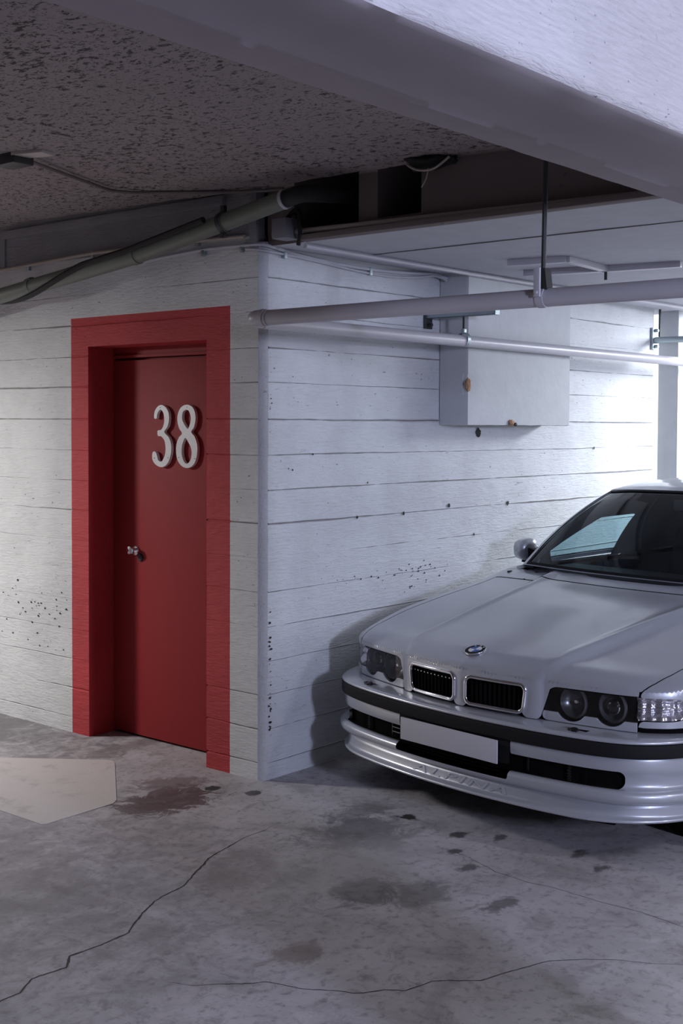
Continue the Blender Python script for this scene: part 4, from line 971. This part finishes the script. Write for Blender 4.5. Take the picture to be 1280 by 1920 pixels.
# raised lettering on the spoiler
TV, TF = text_mesh('ALPINA', .046, .0030, .25)
tw = max(v.x for v in TV)-min(v.x for v in TV); sx_ = .50/tw; LV = []
for v in TV:
    a = v.x*sx_+.035; u_ = -a   # reads left to right from the front: image left = +u
    aa = abs(u_); x, u = bat(aa, float(np.interp(.2215+v.y*.85, [.200, .207, .222, .237, .246], [.002, -.006, -.012, -.017, -.022]))+v.z+.0008)
    LV.append((x, math.copysign(u, u_), .2215+v.y*.85-.35))
mk('raised_lettering', LV, TF, M['silver'], bp, smooth=False, label='raised lettering on the spoiler lip')
V, Fs, At = sweep([(-.085, .186), (-.10, .16), (-.13, .135), (-.17, .130), (-.34, .130)], 60, 0, ba_u(.70)); bput('under_lip_dark', V, Fs, M['inner_black'])  # black sheet added to keep the floor under the lip dark
# under tray, wheel wells
mb = MB(); mb.box((.09, -.60, .20), (.5, .60, .50)); mb.box((.5, -.62, .20), (1.25, .62, .70)); mb.box((1.25, -.86, .19), (3.4, .86, .45)); mb.box((3.4, -.62, .20), (4.6, .62, .6)); mb.build('underbody', M['inner_black'], car, smooth=False)
V = []; Fs = []
for cx in (.86, 3.80):
    for s in (1, -1):
        mb = MB(); mb.lathe([(.372, 0), (.372, .26), (0, .26)], (cx, s*.90, .30), (0, -s, 0), 40); mb.build('wheel_arch_liner', M['inner_black'], car)
# rear bumper and lamps
mb = MB()
def rear_path(o_): return [(4.25, .925+o_), (4.5, .89+o_), (4.72+o_*.7, .82+o_*.7), (4.85+o_, .66), (4.90+o_, .4), (4.915+o_, 0)]
V = []; pr = [(-.01, .53), (.01, .50), (.012, .42), (0, .38), (.0, .28), (-.04, .22)]; RPth = cat2(rear_path(0), 6); n = len(pr)
for (x, u) in RPth:
    for (o_, z) in pr: k = sstep(x, 4.3, 4.9); V.append((x+o_*k, u+o_*(1-k), z))
Fs = [(i*n+k, (i+1)*n+k, (i+1)*n+k+1, i*n+k+1) for i in range(len(RPth)-1) for k in range(n-1)]; V, Fs = mirror(V, Fs); weld(mk('rear_bumper', V, Fs, M['silver'], car))
for s in (1, -1):
    mb = MB(); mb.box((4.78, s*.70-.13, .64), (4.86, s*.70+.13, .76), .02); mb.build('tail_lamp', M['red_glass'], car)
# ---- glasshouse
GBe = [(1.255, 0, .925), (1.265, .25, .925), (1.295, .50, .925), (1.345, .705, .922), (1.42, .775, .905), (1.60, .805, .905), (2.0, .82, .912), (2.6, .825, .92), (3.2, .81, .935), (3.6, .765, .955), (3.80, .68, .975), (3.88, .4, .985), (3.90, 0, .985)]
GTe = [(1.775, 0, 1.317), (1.782, .20, 1.315), (1.808, .38, 1.309), (1.865, .545, 1.294), (1.93, .575, 1.289), (2.05, .590, 1.297), (2.25, .598, 1.306), (2.65, .600, 1.310), (2.95, .585, 1.300), (3.12, .555, 1.288), (3.20, .50, 1.285), (3.26, .3, 1.30), (3.28, 0, 1.305)]
GBc = catmull(GBe, 24); GTc = catmull(GTe, 24); NG = len(GBc)
def gpt(w, t, inset=0.):   # w in 0..12, t in 0..1
    i = min(NG-2, max(0, int(w*24))); f = w*24-i; b = GBc[i].lerp(GBc[i+1], f); tp = GTc[i].lerp(GTc[i+1], f); p = b.lerp(tp, t)
    bl = .030*4*t*(1-t)
    i2 = max(i, 1); tg = (GBc[min(i2+1, NG-1)]-GBc[i2-1]).normalized(); nr = tg.cross(tp-b).normalized()
    if nr.dot(Vector((p.x-2.6, p.y, .3))) < 0: nr = -nr
    return p+nr*(bl-inset)
def ggrid(w0, w1, t0, t1, inset, f, nw=120, nt=40):
    V = []; At = []
    for i in range(nw+1):
        for k in range(nt+1):
            w = w0+(w1-w0)*i/nw; t = t0+(t1-t0)*k/nt; V.append(tuple(gpt(w, t, inset))); At.append((w, t))
    Fs = [(i*(nt+1)+k, (i+1)*(nt+1)+k, (i+1)*(nt+1)+k+1, i*(nt+1)+k+1) for i in range(nw) for k in range(nt)]
    return clip(V, Fs, At, lambda v, q: f(*q))
def w_ws(w, t): return min(2.98-w, t-.012, .985-t)                       # windscreen
def w_side(w, t):                                                        # whole side daylight opening
    return min((w-4.0)*.15, (9.55-.9*t-w)*.1, (t-.05), (.93-t))
def w_rear(w, t): return min(w-10.0, t-.06, .95-t)
V, Fs, At = ggrid(0, 12, 0, 1, 0, lambda w, t: min(-w_ws(w, t), -w_side(w, t), -w_rear(w, t)), 420, 50)
V, Fs = mirror(V, Fs); weld(mk('pillars', V, Fs, M['silver'], car, solid=.006))
V, Fs, At = ggrid(0, 3.06, -.005, 1.0, -.0015, lambda w, t: min(w_ws(w, t)+.012, -(min((2.90-w)*.15, t-.030, .965-t)))); V, Fs = mirror(V, Fs); weld(mk('windscreen_seal', V, Fs, M['trim_black'], car))
V, Fs, At = ggrid(0, 3.0, 0, .905, .003, lambda w, t: w_ws(w, t)+.002, 90, 30); V, Fs = mirror(V, Fs); weld(mk('windscreen', V, Fs, M['wind_glass'], car))
V, Fs, At = ggrid(0, 3.0, .905, 1., .003, lambda w, t: w_ws(w, t)+.002, 90, 6); V, Fs = mirror(V, Fs); weld(mk('windscreen_shade_band', V, Fs, M['band_glass'], car))
V, Fs, At = ggrid(10, 12, 0, 1, .003, lambda w, t: w_rear(w, t)+.002, 40, 30); V, Fs = mirror(V, Fs); weld(mk('rear_window', V, Fs, M['dark_glass'], car))
for s in (1, -1):
    for (a_, b_) in ((4.0, 6.68), (6.76, 8.6), (8.66, 9.6)):
        V, Fs, At = ggrid(4, 9.6, 0, 1, .004, lambda w, t: min(w_side(w, t)+.002, (w-a_)*.3, (b_-w)*.3), 120, 30); V, Fs = flipn(V, Fs, s); weld(mk('side_window', V, Fs, M['side_glass'] if a_ < 5 else M['dark_glass'], car))
    V, Fs, At = ggrid(4, 9.7, 0, 1, -.001, lambda w, t: min(w_side(w, t)+.012, max(-w_side(w, t)+.010, .012-abs(w-6.72)*.3, .01-abs(w-8.63)*.3)), 200, 50); V, Fs = flipn(V, Fs, s); weld(mk('window_trim', V, Fs, M['trim_black'], car))
M['inner_trim'] = plain('dark pillar trim', (.05, .048, .055), .8)
for s in (1, -1):
    V, Fs, At = ggrid(2.72, 9.8, 0, 1, .018, lambda w, t: max(.56-t if False else -1, t-.56, (4.45+2.*t-w)*.2, (w-6.42)*.2), 260, 60)
    V, Fs = flipn(V, Fs, s); weld(mk('inner_pillar_trim', V, Fs, M['inner_trim'], car))
# roof
def roof(dz=0., shr=0.):
    V = []; Fs = []; rows = [0, .01, .03, .06, .10, .15, .22, .3, .4, .5, .6, .7, .8, .9, 1.]; idx = list(range(0, NG, 3))+[NG-1]
    idx = sorted(set(idx))
    for i in idx:
        p = GTc[i]; w = i/24; xc = min(max(p.x, 1.95), 3.10) if True else 0
        for d in rows:
            x = p.x+(xc-p.x)*d; u = p.y*(1-d); zc = ip(x, [(1.77, 1.318), (1.85, 1.336), (1.95, 1.351), (2.1, 1.364), (2.3, 1.372), (2.6, 1.374), (2.9, 1.362), (3.1, 1.342), (3.28, 1.306)])
            zz = zc-.030*(abs(u)/.6)**2; g = math.sqrt(max(0, 1-(1-min(1, d/.30))**2)) if p.y > .02 or True else 1
            z = p.z+(zz-p.z)*g if zz > p.z else p.z
            V.append((x, u, z-dz))
    n = len(rows); Fs = [(i*n+k, (i+1)*n+k, (i+1)*n+k+1, i*n+k+1) for i in range(len(idx)-1) for k in range(n-1)]
    return mirror(V, Fs)
V, Fs = roof(); weld(mk('roof', V, Fs, M['silver'], car), .0005)
V, Fs = roof(.022); weld(mk('headliner', V, Fs, M['head'], car), .0005)
# interior
mb = MB(); mb.box((1.30, -.76, .25), (3.85, .76, .30)); mb.box((1.30, -.80, .3), (1.34, .80, .86)); mb.box((3.4, -.76, .3), (3.86, .76, .93)); mb.box((1.30, .775, .3), (3.85, .79, .885)); mb.box((1.30, -.79, .3), (3.85, -.775, .885)); mb.build('cabin_tub', M['cloth'], car, smooth=False)
mb = MB(); mb.box((1.33, -.70, .82), (1.74, .70, .905), .03); mb.box((1.55, -.60, .86), (1.72, -.12, .945), .03); mb.build('dashboard', M['cloth'], car)
for s in (1, -1):
    seat = empty('front_seat', (2.25, s*.37, .30), parent=car)
    mb = MB(); mb.box((-.25, -.25, 0), (.28, .25, .24), .06); mb.build('seat_cushion', M['cloth'], seat)
    mb = MB(); mb.box((-.06, -.24, 0), (.07, .24, .60), .05, rot=Matrix.Rotation(R(16), 3, 'Y'), loc=(.22, 0, .18)); mb.build('seat_back', M['cloth'], seat)
    mb = MB(); mb.box((-.05, -.13, 0), (.05, .13, .17), .04, rot=Matrix.Rotation(R(12), 3, 'Y'), loc=(.41, 0, .76)); mb.tube([(.39, -.06, .70), (.42, -.06, .80)], .006, 6); mb.tube([(.39, .06, .70), (.42, .06, .80)], .006, 6); mb.build('head_rest', M['cloth'], seat)
rs = empty('rear_seat', (3.2, 0, .30), parent=car)
mb = MB(); mb.box((-.25, -.68, 0), (.25, .68, .26), .06); mb.build('seat_cushion', M['cloth'], rs); mb = MB(); mb.box((.12, -.68, .2), (.26, .68, .72), .05); mb.build('seat_back', M['cloth'], rs)
for yy in (-.4, .4): mb = MB(); mb.box((.14, yy-.13, .72), (.24, yy+.13, .84), .035); mb.build('head_rest', M['cloth'], rs)
sw = empty('steering_wheel', (1.88, -.37, .86), parent=car); mb = MB(); ring = [Vector((.05*math.sin(2*math.pi*k/32)*.6, .18*math.cos(2*math.pi*k/32), .17*math.sin(2*math.pi*k/32))) for k in range(33)]; mb.tube(ring, .013, 8, cap=False); mb.build('rim', M['gloss_black'], sw)
mb = MB(); mb.box((-.03, -.06, -.05), (.0, .06, .05), .02); mb.box((-.02, -.17, -.012), (-.005, .17, .012), .004); mb.build('hub', M['gloss_black'], sw)
mr = empty('interior_mirror', (1.80, 0, 1.245), parent=car); mb = MB(); mb.box((-.012, -.12, -.035), (.014, .12, .030), .012); mb.tube([(0, 0, .02), (-.012, 0, .065)], .008, 8); mb.build('mirror_shell', M['gloss_black'], mr)
# door mirrors
for s in (1, -1):
    dm = empty('door_mirror', (1.60, s*.905, .965), parent=car)
    V = []; Fs = []; nn = 20; st_ = [(-.070, .02), (-.062, .55), (-.045, .80), (-.02, .93), (.01, 1.0), (.035, 1.0), (.040, .93)]
    for (xx, sc_) in st_:
        for k in range(nn):
            a = 2*math.pi*k/nn; cy = math.copysign(abs(math.cos(a))**.62, math.cos(a)); cz = math.copysign(abs(math.sin(a))**.70, math.sin(a)); V.append((xx+.012*cy*s, (.064*cy*sc_+.012), (.062*cz*sc_*(1+.12*cy*-s))+.004))
    for i in range(len(st_)-1):
        for k in range(nn): Fs.append((i*nn+k, i*nn+(k+1) % nn, (i+1)*nn+(k+1) % nn, (i+1)*nn+k))
    Fs.append(tuple(range(nn)))
    V = [(x, y*1., z) for x, y, z in V]; weld(mk('mirror_housing', V, Fs, M['silver'], dm), .0003)
    mb = MB(); mb.lathe([(0, 0), (.05, 0)], (.036, .01, .002), (1, 0, 0), 20); mb.V = [(x, .01+(y-.01)*1.1, z) for x, y, z in mb.V]; mb.build('mirror_glass', M['chrome'], dm)
    mb = MB(); mb.add([(-.03, -s*.12, -.080), (.07, -s*.12, -.080), (.05, s*.01, -.062), (-.03, s*.01, -.062), (-.02, -s*.12, -.0), (.05, -s*.12, -.0), (.05, -s*.02, .02), (-.045, -s*.03, .02)], [(0, 1, 2, 3), (7, 6, 5, 4), (0, 3, 7, 4), (1, 5, 6, 2), (3, 2, 6, 7), (0, 4, 5, 1)])
    mb.build('mirror_foot', M['trim_black'], dm, smooth=False)
# wheels
for cx in (.86, 3.80):
    for s in (1, -1):
        wh = empty('wheel', (cx, s*.80, .32), parent=car); A = (0, s, 0)
        mb = MB(); mb.lathe([(.235, -.10), (.30, -.105), (.317, -.09), (.32, -.05), (.32, .05), (.317, .09), (.30, .105), (.235, .10)], (0, 0, 0), A, 48); mb.build('tyre', M['tyre'], wh)
        mb = MB(); mb.lathe([(.235, -.10), (.225, -.09), (.21, 0), (.225, .09), (.236, .10)], (0, 0, 0), A, 48); mb.lathe([(0, .070), (.05, .070), (.055, .05)], (0, 0, 0), A, 24)
        for k in range(20):
            a = 2*math.pi*k/20; p, q = Vector((math.cos(a)*.04, s*.06, math.sin(a)*.04)), Vector((math.cos(a)*.225, s*.082, math.sin(a)*.225)); mb.tube([p, q], .008, 6)
        mb.build('rim', M['alloy'], wh); mb = MB(); mb.lathe([(0, .0), (.15, 0), (.15, .02)], (0, 0, 0), A, 24); mb.build('brake_disc', M['dark_steel'], wh)
